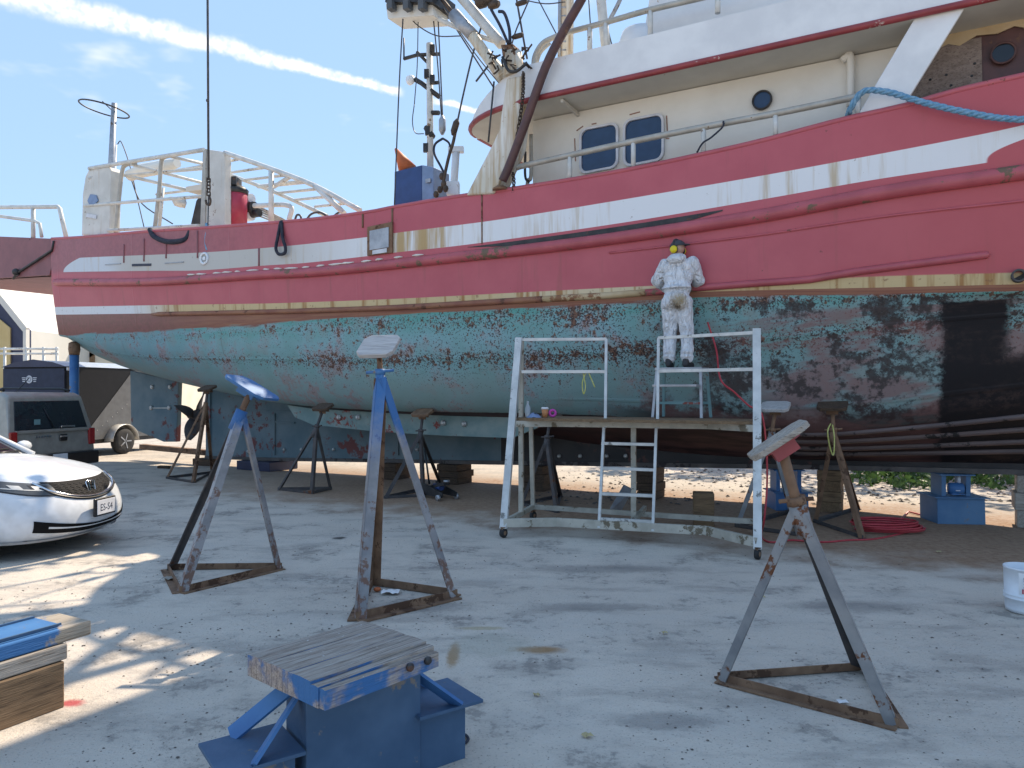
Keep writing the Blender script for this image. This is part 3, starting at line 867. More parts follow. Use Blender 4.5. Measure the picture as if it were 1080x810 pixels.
# stern extension carrying the bulwark aft of the transom
ext = [(52, 290), (62, 252), (-60, 247), (-60, 297)]
for side in (1, -1):
    mb = MB(); poly = [bp(x, y, 1.70) for x, y in ext]
    mb.prism([mir(q, side) for q in poly], (-PP if side > 0 else PP)*.08)
    build(mb, 'stern_bulwark', M['stern_red'], boat)
e0, e1 = bp(54, 289, 1.60), bp(-60, 296, 1.60)
mb = MB(); mb.add([e0, e1, mir(e1, -1), mir(e0, -1)], [(0, 1, 2, 3)]); mb.add([e0-Z*.06, e1-Z*.06, mir(e1, -1)-Z*.06, mir(e0, -1)-Z*.06], [(3, 2, 1, 0)])
build(mb, 'stern_platform', M['stern_red'], boat)
mb = MB(); mb.tube([bp(57, 254, 1.74), bp(55, 264, 1.74), bp(18, 288, 1.74), bp(14, 294, 1.74)], .03, 6); mb.sphere(bp(17, 287, 1.76), .09); build(mb, 'stern_stay', M['black_steel'], boat)
mb = MB(); P_ = lambda x, y: bp(x, y, 1.62)
mb.tube([P_(-40, 219), P_(61, 218), P_(63, 220), P_(70, 251)], .05, 8)
mb.tube([P_(35, 219), P_(35, 251)], .05, 8); mb.tube([P_(-30, 224), P_(37, 233), P_(42, 236), P_(44, 250)], .04, 8)
build(mb, 'stern_rail', M['pipe_white'], boat)

# ---------------------------------------------------------------- aft deck gear
NB, FB = 1.70, .45
# rounded side plate and square pillar of the gantry
pl = [(86, 248), (87, 205), (90, 186), (94, 178), (101, 176), (115, 176), (117, 180), (115, 248)]
mb = MB(); mb.prism([bp(x, y, NB) for x, y in pl], -PP*.25); gp1 = build(mb, 'gantry_plate', M['gantry_paint'], boat, .02)
mb = MB(); mb.prism([bp(x, y, NB+.01) for x, y in ((93, 212), (96, 205), (102, 206), (104, 212), (99, 217), (95, 216))], PP*.02); build(mb, 'hole', M['blue_box_side'], gp1)
mb = MB(); mb.prism([bp(x, y, NB+.01) for x, y in ((91, 229), (92, 225), (102, 227), (102, 231))], PP*.015); build(mb, 'patch', M['plate_white'], gp1)
mb = MB(); mb.prism([bp(x, y, NB) for x, y in ((217, 157), (237, 160), (237, 242), (214, 243))], -PP*.16); build(mb, 'gantry_pillar', M['gantry_paint'], boat, .02)
mb = MB(); mb.prism([bp(x, y, NB+.03) for x, y in ((214, 159), (217, 157), (216, 241), (211, 241))], -PP*.3); build(mb, 'gantry_pillar_edge', M['rail_grey'], boat)
def pipe(name, pts, b, r=.04, mat='pipe_white', n=8):
    q = [bp(p[0], p[1], p[2] if len(p) > 2 else b) for p in pts]
    if len(q) > 2:
        k = 5; q = curve_pts(q, k)
        if hasattr(r, '__len__'): r = [lerp(r[min(i//k, len(r)-1)], r[min(i//k+1, len(r)-1)], (i % k)/k) for i in range(len(q))]
    mb = MB(); mb.tube(q, r, n)
    return build(mb, name, M[mat], boat)
pipe('gantry_rail', [(96, 178), (104, 176), (215, 158)], NB, .045)
pipe('gantry_rail', [(89, 217), (150, 212), (214, 207)], NB, .035)
pipe('gantry_rail', [(114, 243), (210, 238)], NB, .035)
pipe('gantry_post', [(122, 247), (126, 205), (129, 180), (133, 174), (143, 172)], NB-.05, .042, 'rail_grey')
pipe('gantry_post', [(163, 243), (168, 200), (170, 172), (173, 166), (182, 164)], NB-.05, .042, 'rail_grey')
pipe('gantry_post', [(168, 240), (172, 198)], NB-.3, .035)
pipe('gantry_brace', [(97, 180), (113, 197)], NB-.1, .045)
pipe('gantry_rail', [(103, 178, NB), (213, 204, FB)], NB, .035)
pipe('gantry_rail', [(137, 173, NB), (214, 193, FB)], NB, .035)
pipe('gantry_rail', [(180, 165, NB), (216, 173, .9)], NB, .035)
pipe('gantry_rail', [(94, 188, NB), (214, 178, .9)], NB, .032)
pipe('gantry_rail', [(150, 186, FB), (214, 175, FB)], NB, .032)
pipe('gantry_rail', [(165, 205, FB), (214, 199, FB)], NB, .03)
# sloping pipe frame forward of the pillar with cross rungs
nearp = [(237, 161), (286, 178), (332, 196), (380, 222)]
farp = [(236, 182), (268, 194), (300, 207), (345, 228)]
pipe('canopy_pipe', nearp, NB, .045); pipe('canopy_pipe', farp, FB, .04)
pipe('canopy_pipe', [(332, 196), (363, 225)], NB, .05)
pipe('canopy_pipe', [(305, 187, NB), (289, 197, 1.2)], NB, .04)
for t in (.12, .3, .45, .58, .7, .8, .9):
    q0 = table([(0, 237), (.33, 286), (.66, 332), (1, 380)], t), table([(0, 161), (.33, 178), (.66, 196), (1, 222)], t)
    x1 = q0[0]-25-80*t*(1-t)*1.2
    pipe('canopy_rung', [(q0[0], q0[1], NB), (x1, q0[1]+5*(1-t)+3, FB)], NB, .042 if t in (.58,) else .028)
pipe('canopy_post', [(286, 180), (286, 236)], NB, .05); 
pipe('canopy_post', [(268, 217), (305, 217), (305, 232)], NB-.1, .045)
for i in range(5):
    pipe('deck_line', [(262+i*3, 212+i*4), (300, 232+i*1.5)], 1.0-.1*i, .018, 'rail_grey')
pipe('hoop', [(310, 236), (313, 227), (317, 228), (318, 235)], 1.4, .02, 'wire'); pipe('hoop', [(322, 234), (328, 226), (337, 224), (345, 228)], 1.3, .02, 'wire'); pipe('hoop', [(352, 228), (358, 224), (364, 226)], 1.3, .02, 'wire')
# curved white beam inside the gantry and torn cover
mb = MB(); mb.tube([bp(x, y, .9) for x, y in ((137, 185), (150, 180), (172, 176), (187, 172))], [.13, .15, .15, .10], 10); build(mb, 'gantry_beam', M['cream_paint'], boat)
mb = MB(); mb.grid([[bp(179, 207, .9), bp(184, 217, .9), bp(190, 219, .8)], [bp(186, 209, 1.0), bp(190, 214, 1.05), bp(193, 219, 1.0)], [bp(196, 210, .9), bp(197, 214, .95), bp(195, 220, .9)]]); o = build(mb, 'torn_cover', M['tent_white'], boat); o.modifiers.new('s', 'SOLIDIFY').thickness = .01
mb = MB(); mb.prism([bp(x, y, .8) for x, y in ((201, 238), (207, 212), (211, 206), (212, 238))], -PP*.5); build(mb, 'winch_frame', M['black_steel'], boat)
mb = MB(); mb.prism([bp(x, y, .8) for x, y in ((196, 197), (213, 194), (213, 200), (196, 202))], -PP*.5); build(mb, 'winch_cover', M['tent_white'], boat)
# red hauling machine
cq = bp(249, 240, 1.35); zt = bp(249, 205, 1.35).z
mb = MB(); mb.lathe([(.21, 0), (.21, zt-cq.z), (.16, zt-cq.z+.06)], cq, 20); mach = build(mb, 'hauler', M['red_machine'], boat)
mb = MB(); mb.lathe([(.22, 0), (.24, .08), (.14, .16)], V((cq.x, cq.y, zt)), 16); mb.box(V((cq.x-.1, cq.y-.05, zt+.22)), (.35, .3, .16)); build(mb, 'hauler_head', M['black_steel'], mach)
mb = MB(); mb.frame(cq + PP*.215 + Z*.35, AX, PP, Z, .2, .01, .28); build(mb, 'hauler_plate', M['galv'], mach)
for i, (x, y, rr) in enumerate(((262, 210, .1), (265, 220, .13), (262, 228, .1), (270, 225, .08))):
    mb = MB(); mb.lathe([(rr, -.1), (rr, .1)], bp(x, y, 1.0), 10, AX); build(mb, 'sheave', M['black_steel'] if i % 2 else M['plastic_white'], boat)
# ring aerial on a pole
pipe('aerial_pole', [(114, 246), (120.5, 109)], 1.0, [.085, .06], 'galv')
rc = bp(110, 115, 1.0)
mb = MB(); mb.tube([rc + V((math.cos(a)*.52, math.sin(a)*.52, 0)) + Z*(-.10*math.cos(a)) for a in [2*math.pi*k/36 for k in range(36)]], .018, 6, closed=True); mb.tube([bp(120, 118, 1.0), bp(108, 107, 1.0)], .012, 6); build(mb, 'aerial_ring', M['black_steel'], boat)
pipe('aerial_stay', [(124, 152), (128, 150), (137, 175), (145, 210), (152, 240)], .5, .012, 'wire'); pipe('aerial_stay', [(138, 188), (150, 215), (182, 236)], .8, .015, 'wire')
pipe('aerial_pole', [(122, 152), (119, 240)], .6, .03, 'plastic_white')

# ---------------------------------------------------------------- deckhouse
HW = 1.5
s0, s1 = s_of(562, HW), 9.8
ZD, ZS = 3.6, 5.76                                  # main deck, soffit
mb = MB()
for sd_ in (1, -1): mb.add([sb(s0, HW*sd_, ZD), sb(s1, HW*.7*sd_, ZD), sb(s1, HW*.7*sd_, ZS), sb(s0, HW*sd_, ZS)], [(0, 1, 2, 3)])
mb = MB()
# the near wall keeps straight to where the bare ply begins
sw = s_of(965, HW)
for sd_ in (1, -1):
    mb.frame(sb((s0+sw)/2, (HW-.05)*sd_, (ZD+ZS)/2), AX, PP, Z, sw-s0, .1, ZS-ZD)
mb.frame(sb(s0+.05, 0, (ZD+ZS)/2), PP, AX, Z, 2*HW-.2, .1, ZS-ZD)
house = build(mb, 'deckhouse', M['cream_paint'], boat)
mb = MB(); mb.frame(sb((sw+s1)/2, HW-.05, (ZD+ZS)/2), AX, PP, Z, s1-sw, .09, ZS-ZD); mb.frame(sb((sw+s1)/2, -HW+.05, (ZD+ZS)/2), AX, PP, Z, s1-sw, .09, ZS-ZD); mb.frame(sb(s1, 0, (ZD+ZS)/2), PP, AX, Z, 2*HW-.2, .09, ZS-ZD)
fore = build(mb, 'fore_bulkhead', M['pipe_maroon'], boat)
mb = MB(); mb.prism([bp(x, y, HW+.01) for x, y in ((957, 55), (1035, 40), (1036, 92), (950, 118))], PP*.02); build(mb, 'plywood_panel', M['plywood'], boat)
for x, y in ((981, 84), (998, 79), (1003, 90), (1025, 80), (1028, 67)):
    mb = MB(); mb.lathe([(.016, 0), (.012, .008)], bp(x, y, HW+.03), 8, PP); build(mb, 'bolt', M['black_steel'], boat)
mb = MB()
pts_t = [(955, 42), (985, 36), (1020, 27), (1050, 20), (1085, 12)]
low = [(955, 60), (968, 55), (980, 57), (1000, 47), (1012, 49), (1030, 38), (1052, 36), (1070, 28), (1085, 31)]
poly = [bp(x, y, HW+.012) for x, y in pts_t] + [bp(x, y, HW+.012) for x, y in reversed(low)]
mb.prism(poly, PP*.02); build(mb, 'rust_strip', M['guard_paint'], boat)
def rrect(x0, y0, x1, y1, c, n=5):
    out = []
    for (cx_, cy_, a0) in ((x1-c, y0+c, -90), (x1-c, y1-c, 0), (x0+c, y1-c, 90), (x0+c, y0+c, 180)):
        for i in range(n+1):
            a = math.radians(a0 + 90*i/n); out.append((cx_+c*math.cos(a), cy_+c*math.sin(a)))
    return out
def window(x0, x1, yl, yr, h):
    """rounded window between photo columns x0..x1; yl / yr = top rows at the two sides"""
    def mp(poly, b):
        o = []
        for (a, c_) in poly:
            t = a; o.append(bp(lerp(x0, x1, t), lerp(yl, yr, t) + h*c_, b))
        return o
    outer = mp(rrect(0, 0, 1, 1, .18), HW+.005); inner = mp(rrect(.055, .045, .945, .955, .15), HW+.005)
    mb = MB(); n_ = len(outer)
    f = PP*.045
    vs = outer + inner + [q+f for q in outer] + [q+f for q in inner]
    fs = []
    for k in range(n_):
        k2 = (k+1) % n_
        fs += [(2*n_+k, 2*n_+k2, 3*n_+k2, 3*n_+k), (k, 2*n_+k, 2*n_+k2, k2), (n_+k, n_+k2, 3*n_+k2, 3*n_+k)]
    mb.add(vs, fs); fr = build(mb, 'window', M['plate_white'], house)
    mb = MB(); mb.add([q+PP*.012 for q in inner], [tuple(range(n_))]); build(mb, 'pane', M['window_blue'], fr)
window(612, 653, 137, 129, 48); window(658, 701, 127.5, 119, 50)
for (x, y) in ((804, 106), (1058, 56.5)):
    q = bp(x, y, HW+.02)
    mb = MB(); mb.lathe([(.125, 0), (.125, .03), (.105, .035), (.105, .0)], q, 24, PP); ph = build(mb, 'porthole', M['black_steel'] if x < 900 else M['pipe_maroon'], house)
    mb = MB(); mb.lathe([(.105, 0), (.105, .012)], q, 24, PP); build(mb, 'pane', M['window_blue'] if x < 900 else M['glass_dark'], ph)
pipe('vent_pipe', [(888, 64), (893, 60), (897, 62), (897, 112)], HW+.08, .045, 'cream_paint')
# scuffed red marks round the windows
for (x0, y0, x1, y1) in ((606, 146, 607, 170), (608, 138, 615, 133), (624, 131, 629, 130), (664, 121, 675, 118), (703, 122, 704, 142), (702, 146, 706, 146)):
    mb = MB(); mb.bar(bp(x0, y0, HW+.004), bp(x1, y1, HW+.004), .006, .016, up=Z if abs(x1-x0) > 2 else AX); build(mb, 'paint_mark', M['scuff'], house)

# upper deck: slab with red edge, rounded aft wings, solid bulwark
def outline(off=0.0, n=10):
    o = []
    o.append((11.0, 1.5-off)); o.append((9.5, 2.0-off)); o.append((8.0, 2.12-off)); o.append((1.6, 2.12-off))
    for i in range(1, n+1):
        a = math.radians(90*i/n); o.append((1.6 - (1.55-off)*math.sin(a), 1.25 + (.87-off)*math.cos(a)))
    return o
full = outline(); full = full + [(s, -b) for s, b in reversed(full)]
mb = MB(); mb.prism([sb(s, b, ZS+.01) for s, b in full], Z*.07); build(mb, 'upper_deck', M['soffit_paint'], boat)
def edge_h(s): return .44*max(0, min(1, (s-.25)/1.0))**.8 + .03
nf = outline()
dense = []
for i in range(len(nf)-1):
    for k in range(8): dense.append((lerp(nf[i][0], nf[i+1][0], k/8), lerp(nf[i][1], nf[i+1][1], k/8)))
dense.append(nf[-1])
for sgn in (1, -1):
    mb = MB(); rows = []
    for (s, b) in dense:
        rows.append([sb(s, sgn*(b+.012), ZS+.08), sb(s, sgn*(b+.012), ZS+.08+edge_h(s)), sb(s, sgn*(b-.05), ZS+.08+edge_h(s)), sb(s, sgn*(b-.05), ZS+.08)])
    mb.grid(rows, False)
    build(mb, 'upper_bulwark', M['white_paint'], boat)
    mb = MB(); mb.tube([sb(s, sgn*(b+.02), ZS+.045) for s, b in dense], .042, 8); build(mb, 'deck_edge', M['red_trim'], boat)
mb = MB(); mb.bar(sb(.06, 1.2, ZS+.05), sb(.06, -1.2, ZS+.05), .06, .09); build(mb, 'deck_edge', M['red_trim'], boat)
for i in range(1):
    mb = MB(); s = s0 + .75 + i*1.35
    mb.bar(sb(s, 2.05, ZS-.025), sb(s, HW+.01, ZS-.05), .04, .05); build(mb, 'deck_beam', M['soffit_paint'], boat)
# wheelhouse on the upper deck
wh0 = s_of(668, 1.75)
poly = [(wh0, ZS+.1), (10.0, ZS+.1), (10.4, 8.3), (wh0+.42, 8.3)]
mb = MB(); mb.prism([sb(s, 1.72, z) for s, z in poly], -PP*3.44); wheel = build(mb, 'wheelhouse', M['white_paint'], boat, .05)
for i in range(5):
    mb = MB(); sA = wh0+1.3+i*1.35
    mb.frame(sb(sA, 1.735, 7.45), AX, PP, Z, .95, .02, .6); w_ = build(mb, 'window', M['window_blue'], wheel)
mb = MB(); mb.prism([sb(s, 1.95, 8.302) for s in (wh0+.12, 10.9)] + [sb(s, -1.95, 8.302) for s in (10.9, wh0+.12)], Z*.1); build(mb, 'shade_roof', M['white_paint'], boat, .02)  # out-of-view roof slab with overhang, added to shade the yard
for k_, (s_, b_) in enumerate(((wh0+.9, 1.2), (wh0+2.4, 1.2))):  # unseen canisters, put on the roof to cast shadow on the ground
    mb = MB(); mb.lathe([(.05, -.6), (.26, -.52), (.28, 0), (.26, .52), (.05, .6)], sb(s_, b_, 8.7), 16, AX); build(mb, 'shade_canister', M['plastic_white'], boat)
# stack casing beside the aft edge
mb = MB(); q = sb(wh0-.1, 1.5, ZS+.08); mb.lathe([(.0, 0), (.34, .0), (.34, .62), (.26, .85), (.0, .86)], q + AX*.12, 18); build(mb, 'vent_cowl', M['plastic_white'], boat)
# rails
RB = 2.04
rp = [(545, 177), (560, 173), (666, 149.5), (740, 134.5), (819, 119.5), (908, 101)]
pipe('bulwark_rail', rp, RB, .04, 'rail_grey', 10)
for x, yt in ((601, 164.5), (668, 149), (742, 134), (818, 120), (905, 101)):
    yb = YF[0](x)-.5; pipe('rail_post', [(x, yt), (x, yb+2)], RB, .032, 'pipe_white')
UB = 2.04
pipe('upper_rail', [(563, 76), (564, 60), (572, 46), (585, 39), (597, 34.6), (639, 23.5), (683, 11), (730, 0), (790, -14)], UB, .038, 'rail_grey', 10)
pipe('upper_rail', [(566, 66), (570, 55), (580, 45)], UB-.4, .03, 'rail_grey')
for x, yt, yb in ((622, 28, 57), (639, 23, 52), (686, 10, 38), (757, -6, 14)):
    pipe('rail_post', [(x, yt), (x, yb)], UB, .035, 'pipe_white')
pipe('rail_brace', [(641, 25), (652, 4), (660, -15)], UB-.3, .03, 'galv')
pipe('tall_post', [(639, 50), (634, 0), (631, -40)], UB-.2, .07, 'pipe_white')
# slanted white support from bulwark to upper deck
mb = MB(); mb.prism([bp(x, y, 2.10) for x, y in ((903, 124), (953, 112), (1021, 2), (968, 13.5))], -PP*.05); build(mb, 'deck_support', M['white_paint'], boat, .01)

# raking A-frame leg
leg = [(491, 206), (519, 152), (526, 137), (528, 122), (534, 82), (551, 79), (548, 116), (543.5, 152), (521, 204)]
mb = MB(); mb.prism([bp(x, y, 2.16) for x, y in leg], -PP*.34); build(mb, 'mast_leg', M['leg_paint'], boat, .03)
mb = MB(); mb.prism([mir(bp(x, y, 2.05), -1) for x, y in leg], PP*.34); build(mb, 'mast_leg', M['leg_paint'], boat, .03)
mb = MB(); mb.tube([bp(542, 82, 2.0), bp(541, 56, 2.0)], [.17, .13], 14); build(mb, 'mast_stub', M['leg_paint'], boat)
mb = MB(); mb.prism([bp(x, y, 2.12) for x, y in ((528, 47), (541, 46), (543, 57), (530, 60))], -PP*.2); build(mb, 'hinge_block', M['stand_rusty'], boat, .01)
pipe('leaning_pipe', [(530, 191), (537, 175), (554, 130), (575.5, 70.6), (596, 30), (614, -2), (640, -52)], 2.26, .062, 'pipe_maroon', 12)
mb = MB(); mb.lathe([(.12, 0), (.12, .03), (.07, .06)], bp(528, 201, 2.12), 12); build(mb, 'pipe_foot', M['stand_rusty'], boat)
# booms and the flood-light box
pipe('boom', [(529, 47), (489, 0), (462, -32)], 2.0, .075, 'pipe_white', 12)
pipe('boom', [(531, 82), (512, 57), (497, 36)], 2.05, [.10, .08, .085], 'leg_paint', 12)
pipe('hydraulic_ram', [(499, 38), (478.5, 15)], 2.05, .095, 'galv', 14)
pipe('ram_rod', [(478.5, 15), (462, -6)], 2.05, .03, 'chain')
pipe('lamp_arm', [(459, 18), (475, 26), (500, 36), (529, 46)], 1.95, .036, 'pipe_white')
mb = MB(); mb.prism([bp(x, y, 2.1) for x, y in ((407, 4), (456, 2), (457, 16), (409, 19.5))], -PP*.4); lb = build(mb, 'lamp_box', M['cream_paint'], boat)
mb = MB(); mb.prism([bp(x, y, 2.2) for x, y in ((406, 2), (408, -12), (457, -14), (456, 2))], -PP*.6); build(mb, 'lamp_hood', M['black_steel'], lb)
for x in (413, 430, 446):
    mb = MB(); mb.frame(bp(x, 6, 2.2), AX, PP, Z, .1, .12, .14); build(mb, 'lamp', M['lamp_clear'], lb)
for (x, y, rr) in ((508, 2, .12), (515, 0, .10), (521, 5, .08), (505, -4, .1), (550, 3, .05), (546, 38, .05)):
    mb = MB(); rr *= .75; mb.lathe([(rr*.6, -.09), (rr, -.05), (rr, .05), (rr*.6, .09)], bp(x, y, 2.1), 12, AX); build(mb, 'block', M['chain'], boat)
r = random.Random(8)
for i in range(16):                                 # shackles and hose ends bunched at the hinge
    x, y = 515 + r.random()*42, 50 + r.random()*24
    a = bp(x, y, 2.2); mb = MB()
    mb.tube([a + V((r.uniform(-.07, .07), r.uniform(-.04, .04), r.uniform(-.07, .07))) for _ in range(4)], .014, 6); build(mb, 'shackle', M['chain'], boat)
pipe('hydraulic_hose', [(530, 60), (536, 74), (545, 75), (556, 66)], 2.25, .022, 'black_steel')
pipe('hydraulic_hose', [(526, 12), (532, 14), (537, 30), (538, 46)], 2.15, .024, 'rope_dark')
pipe('hydraulic_hose', [(518, 10), (528, 28), (536, 46)], 2.15, .022, 'rope_dark')
# wheelhouse mast
pipe('mast', [(597, 62), (599, -190)], 1.2, .11, 'leg_paint', 12)
for y_ in (-70, -130):  # crossarms above the view, added for the dappled shadow they throw
    pipe('shade_crossarm', [(575, y_, 2.0), (598, y_+4, 1.2), (618, y_+6, .4)], 1.2, .05, 'pipe_white')
mb = MB(); mb.frame(bp(598, -105, 1.2), AX, PP, Z, .9, .7, .06); build(mb, 'shade_platform', M['galv'], boat)  # unseen platform, added to break up the sunlight on the yard
pipe('mast_ladder_rail', [(590, 64), (591, -50)], 1.3, .03, 'galv')
for y in range(-10, 62, 9): pipe('mast_rung', [(590, y), (597, y)], 1.3, .014, 'galv', 6)
# chain beside the A-frame leg: alternate links
q0, q1, q2 = bp(552, 76, 2.24), bp(551, 105, 2.24), bp(543, 160, 2.24)
links = curve_pts([q0, q1, q2], 14)
for i in range(len(links)-1):
    a, b = links[i], links[i+1]; d = (b-a); w1 = (AX if i % 2 else PP)*.022
    mb = MB(); mb.tube([a-d*.15, a+w1, b+w1, b+d*.15, b-w1, a-w1], .009, 5, closed=True); build(mb, 'chain_link', M['chain'], boat)
links = curve_pts([bp(541, 182, 2.12), bp(542, 192, 2.12), bp(541, 203, 2.12)], 5)
for i in range(len(links)-1):
    a, b = links[i], links[i+1]; d = (b-a); w1 = (AX if i % 2 else PP)*.022
    mb = MB(); mb.tube([a-d*.15, a+w1, b+w1, b+d*.15, b-w1, a-w1], .009, 5, closed=True); build(mb, 'chain_link', M['chain'], boat)
pipe('drain_pipe', [(560, 142), (560, 185), (557, 190), (556, 197)], 1.6, .03, 'rail_grey')
pipe('drain_pipe', [(554, 160), (554, 186), (558, 192)], 1.7, .02, 'black_steel')
# antenna mast
AB = 1.3
pipe('antenna_mast', [(454, 190), (453, 46)], AB, .055, 'pipe_white')
mb = MB(); mb.tube([bp(440, 55, AB), bp(452, 67, AB)], .03, 6); mb.tube([bp(426, 62, AB), bp(440, 58, AB), bp(463, 57, AB)], .03, 6); mb.tube([bp(426, 62, AB), bp(426, 40, AB)], .014, 5); build(mb, 'antenna_arm', M['black_steel'], boat)
mb = MB(); mb.tube([bp(438, 84, AB), bp(445, 88, AB), bp(463, 102, AB)], .045, 6); mb.tube([bp(452, 88, AB), bp(463, 87, AB)], .03, 6); build(mb, 'antenna_arm', M['black_steel'], boat)
mb = MB(); mb.tube([bp(452, 119, AB), bp(463, 119, AB)], .04, 6); mb.tube([bp(450, 134, AB), bp(456, 145, AB)], .06, 6); build(mb, 'antenna_arm', M['black_steel'], boat)
mb = MB(); mb.lathe([(.03, -.05), (.085, 0), (.085, .04), (.05, .09)], bp(434, 85, AB), 12, V((-.7, -.7, .1))); build(mb, 'mast_light', M['plastic_white'], boat)
for (x, y) in ((450, 78), (456, 84), (451, 138), (449, 156), (456, 52)):
    mb = MB(); mb.box(bp(x, y, AB+.05), (.08, .07, .14)); build(mb, 'antenna_fitting', M['black_steel'], boat)
# tackle, wires
def wire(pts, b, r=.012, name='stay_wire', mat='wire'): return pipe(name, pts, b, r*.8, mat, 5)
wire([(508, 27), (499, 56), (489, 98), (481, 135)], 2.0, .018); wire([(481, 135), (478, 150), (474, 163), (470, 180), (466, 200)], 2.0, .032, 'tackle', 'chain')
mb = MB(); mb.lathe([(.02, -.13), (.05, -.07), (.05, .07), (.02, .13)], bp(480, 134, 2.0), 10, V((.3, 0, 1))); build(mb, 'block', M['chain'], boat)
wire([(455, 0), (461, 60), (466, 128)], 1.9, .014); wire([(461, 0), (464, 60), (467, 128)], 1.9, .014)
mb = MB(); mb.lathe([(.02, -.15), (.055, -.08), (.055, .08), (.02, .15)], bp(466.5, 132, 1.9), 10); build(mb, 'block', M['galv'], boat)
wire([(467, 146), (459, 152), (458, 162), (465, 176), (469, 184)], 2.0, .024, 'sling', 'rope_dark'); wire([(467, 146), (473, 150), (475, 155)], 2.0, .022, 'sling', 'rope_dark')
for (x, y) in ((466, 186), (468, 194), (464, 200), (470, 199), (460, 205)):
    mb = MB(); mb.sphere(bp(x, y, 2.0), .045, .04, .06, 8); build(mb, 'shackle', M['chain'], boat)
wire([(425, 20), (421, 90), (416, 216)], 2.1, .014); wire([(441, 22), (440, 70), (437, 110)], 1.9, .01); wire([(437, 110), (435, 128), (438, 140), (447, 141)], 1.9, .01)
wire([(432, 19), (445, 30), (462, 38), (485, 38)], 1.95, .012); wire([(462, 0), (490, 44), (525, 99)], 1.9, .016); wire([(464, 2), (500, 55), (530, 92)], 1.8, .012)
wire([(521, 86), (515, 150)], 2.1, .018); wire([(502, 86), (516, 68)], 2.1, .02)
wire([(545, 0), (552, 40), (556, 62)], 1.9, .02); wire([(558, 0), (545, 30), (540, 46)], 1.9, .014); wire([(568, 0), (590, 42)], 1.5, .012); wire([(621, 0), (623, 30)], 1.6, .012); wire([(632, -5), (646, 50)], 1.5, .012); wire([(552, 0), (575, 4), (596, 2)], 1.6, .012)
mb = MB(); mb.tube([bp(478, 205, 1.7), bp(481, 160, 1.7)], .06, 10); mb.box(bp(481, 158, 1.7), (.24, .12, .08)); build(mb, 'fairlead_post', M['plastic_white'], boat)
mb = MB(); mb.box(bp(478, 200, 1.75), (.2, .2, .22)); build(mb, 'fairlead_base', M['plastic_white'], boat, .02)
# bulwark fittings: freeing port, seams, scuff bars
mb = MB(); mb.prism([hull_pt(s_of(x, 2.1), v_, .012) for x, v_ in ((390, .62), (416, .58), (416, 2.02), (390, 2.02))], PP*.03); fp_ = build(mb, 'freeing_port', M['stand_rusty'], boat)
mb = MB(); mb.prism([hull_pt(s_of(x, 2.1), v_, .045) for x, v_ in ((393, .80), (413, .77), (413, 1.72), (393, 1.74))], PP*.01); build(mb, 'port_cover', M['galv'], fp_)
mb = MB(); mb.prism([hull_pt(s_of(x, 2.1), v_, .045) for x, v_ in ((396, 1.78), (411, 1.75), (411, 1.97), (396, 1.98))], PP*.01); build(mb, 'port_tag', M['plate_white'], fp_)
for x, v0, v1 in ((151, .3, 1.4), (128, .5, 1.45), (176, .4, 1.25), (211, .1, 1.3), (419, .05, 2.0), (388, .05, .6), (513, 0, 2.1), (278, 1, 2)):
    s = s_of(x, 2.0); mb = MB(); mb.tube([hull_pt(s, lerp(v0, v1, t/4), .003) for t in range(5)], .018 if x != 513 else .012, 6); build(mb, 'bulwark_frame', M['stern_red'] if x < 380 else M['stand_rusty'], boat)
for x, y in ((120, 277), (190, 276)):
    s = s_of(x, 1.9); mb = MB(); mb.bar(hull_pt(s-.3, 1.55, .01), hull_pt(s+.3, 1.5, .01), .012, .02); build(mb, 'scupper_lip', M['galv'], boat)
for x in (145, 150, 156, 161):
    s = s_of(x, 1.9); mb = MB(); mb.bar(hull_pt(s-.09, 1.62, .006), hull_pt(s+.09, 1.62, .006), .008, .05); build(mb, 'hull_marking', M['ink'], boat)
sx = s_of(221, 1.95); mb = MB(); q = hull_pt(sx, 1.35, .01); mb.tube([q + AX*(.1*math.cos(a)) + Z*(.1*math.sin(a)) for a in [k*math.pi/8 for k in range(16)]], .025, 6, closed=True); mb.lathe([(.05, 0), (.03, .02)], q, 10, PP); build(mb, 'hawse_ring', M['plastic_white'], boat)
sx = s_of(1074, 1.95); mb = MB(); mb.lathe([(.07, -.02), (.07, .08), (.05, .08), (.05, 0)], hull_pt(sx, 4.3, .0), 14, PP); build(mb, 'overboard_discharge', M['stand_dark'], boat)
# ================================================================ loose gear on the boat
def rope(name, pts, r, mat, label, cat='rope', n=8, sub=8, group=None, strands=0):
    mb = MB(); path = curve_pts(pts, sub)
    if strands:                                    # laid rope: three strands twisted round each other
        fine_ = []
        for a, b in zip(path, path[1:]):
            k_ = max(1, int((b-a).length/(r*.5)))
            fine_ += [a.lerp(b, i/k_) for i in range(k_)]
        for st_ in range(strands):
            hel = []; ln = 0.0
            for i, q in enumerate(fine_[:-1]):
                d = fine_[i+1]-q; ln += d.length; d.normalize(); e = d.cross(Z).normalized(); f = e.cross(d)
                a = ln/(r*6.5)*2*math.pi + st_*2*math.pi/strands
                hel.append(q + (e*math.cos(a)+f*math.sin(a))*r*.5)
            mb.tube(hel, r*.56, 6)
    else: mb.tube(path, r, n)
    o = 0; o = build(mb, name, M[mat]); return tag(o, label, cat, group)
rope('mooring_rope', [bp(894, 124, 2.0), bp(897, 115, 2.16), bp(903, 104, 2.2), (bp(910, 97, 2.22)), bp(920, 95, 2.22), bp(940, 98, 2.22), bp(957, 103, 2.24), bp(985, 111, 2.26), bp(1017, 118, 2.26), bp(1050, 124, 2.24), bp(1082, 126, 2.2), bp(1120, 126, 2.15)], .035, 'rope_blue', 'thick blue mooring rope draped over the slanted white support', strands=3)
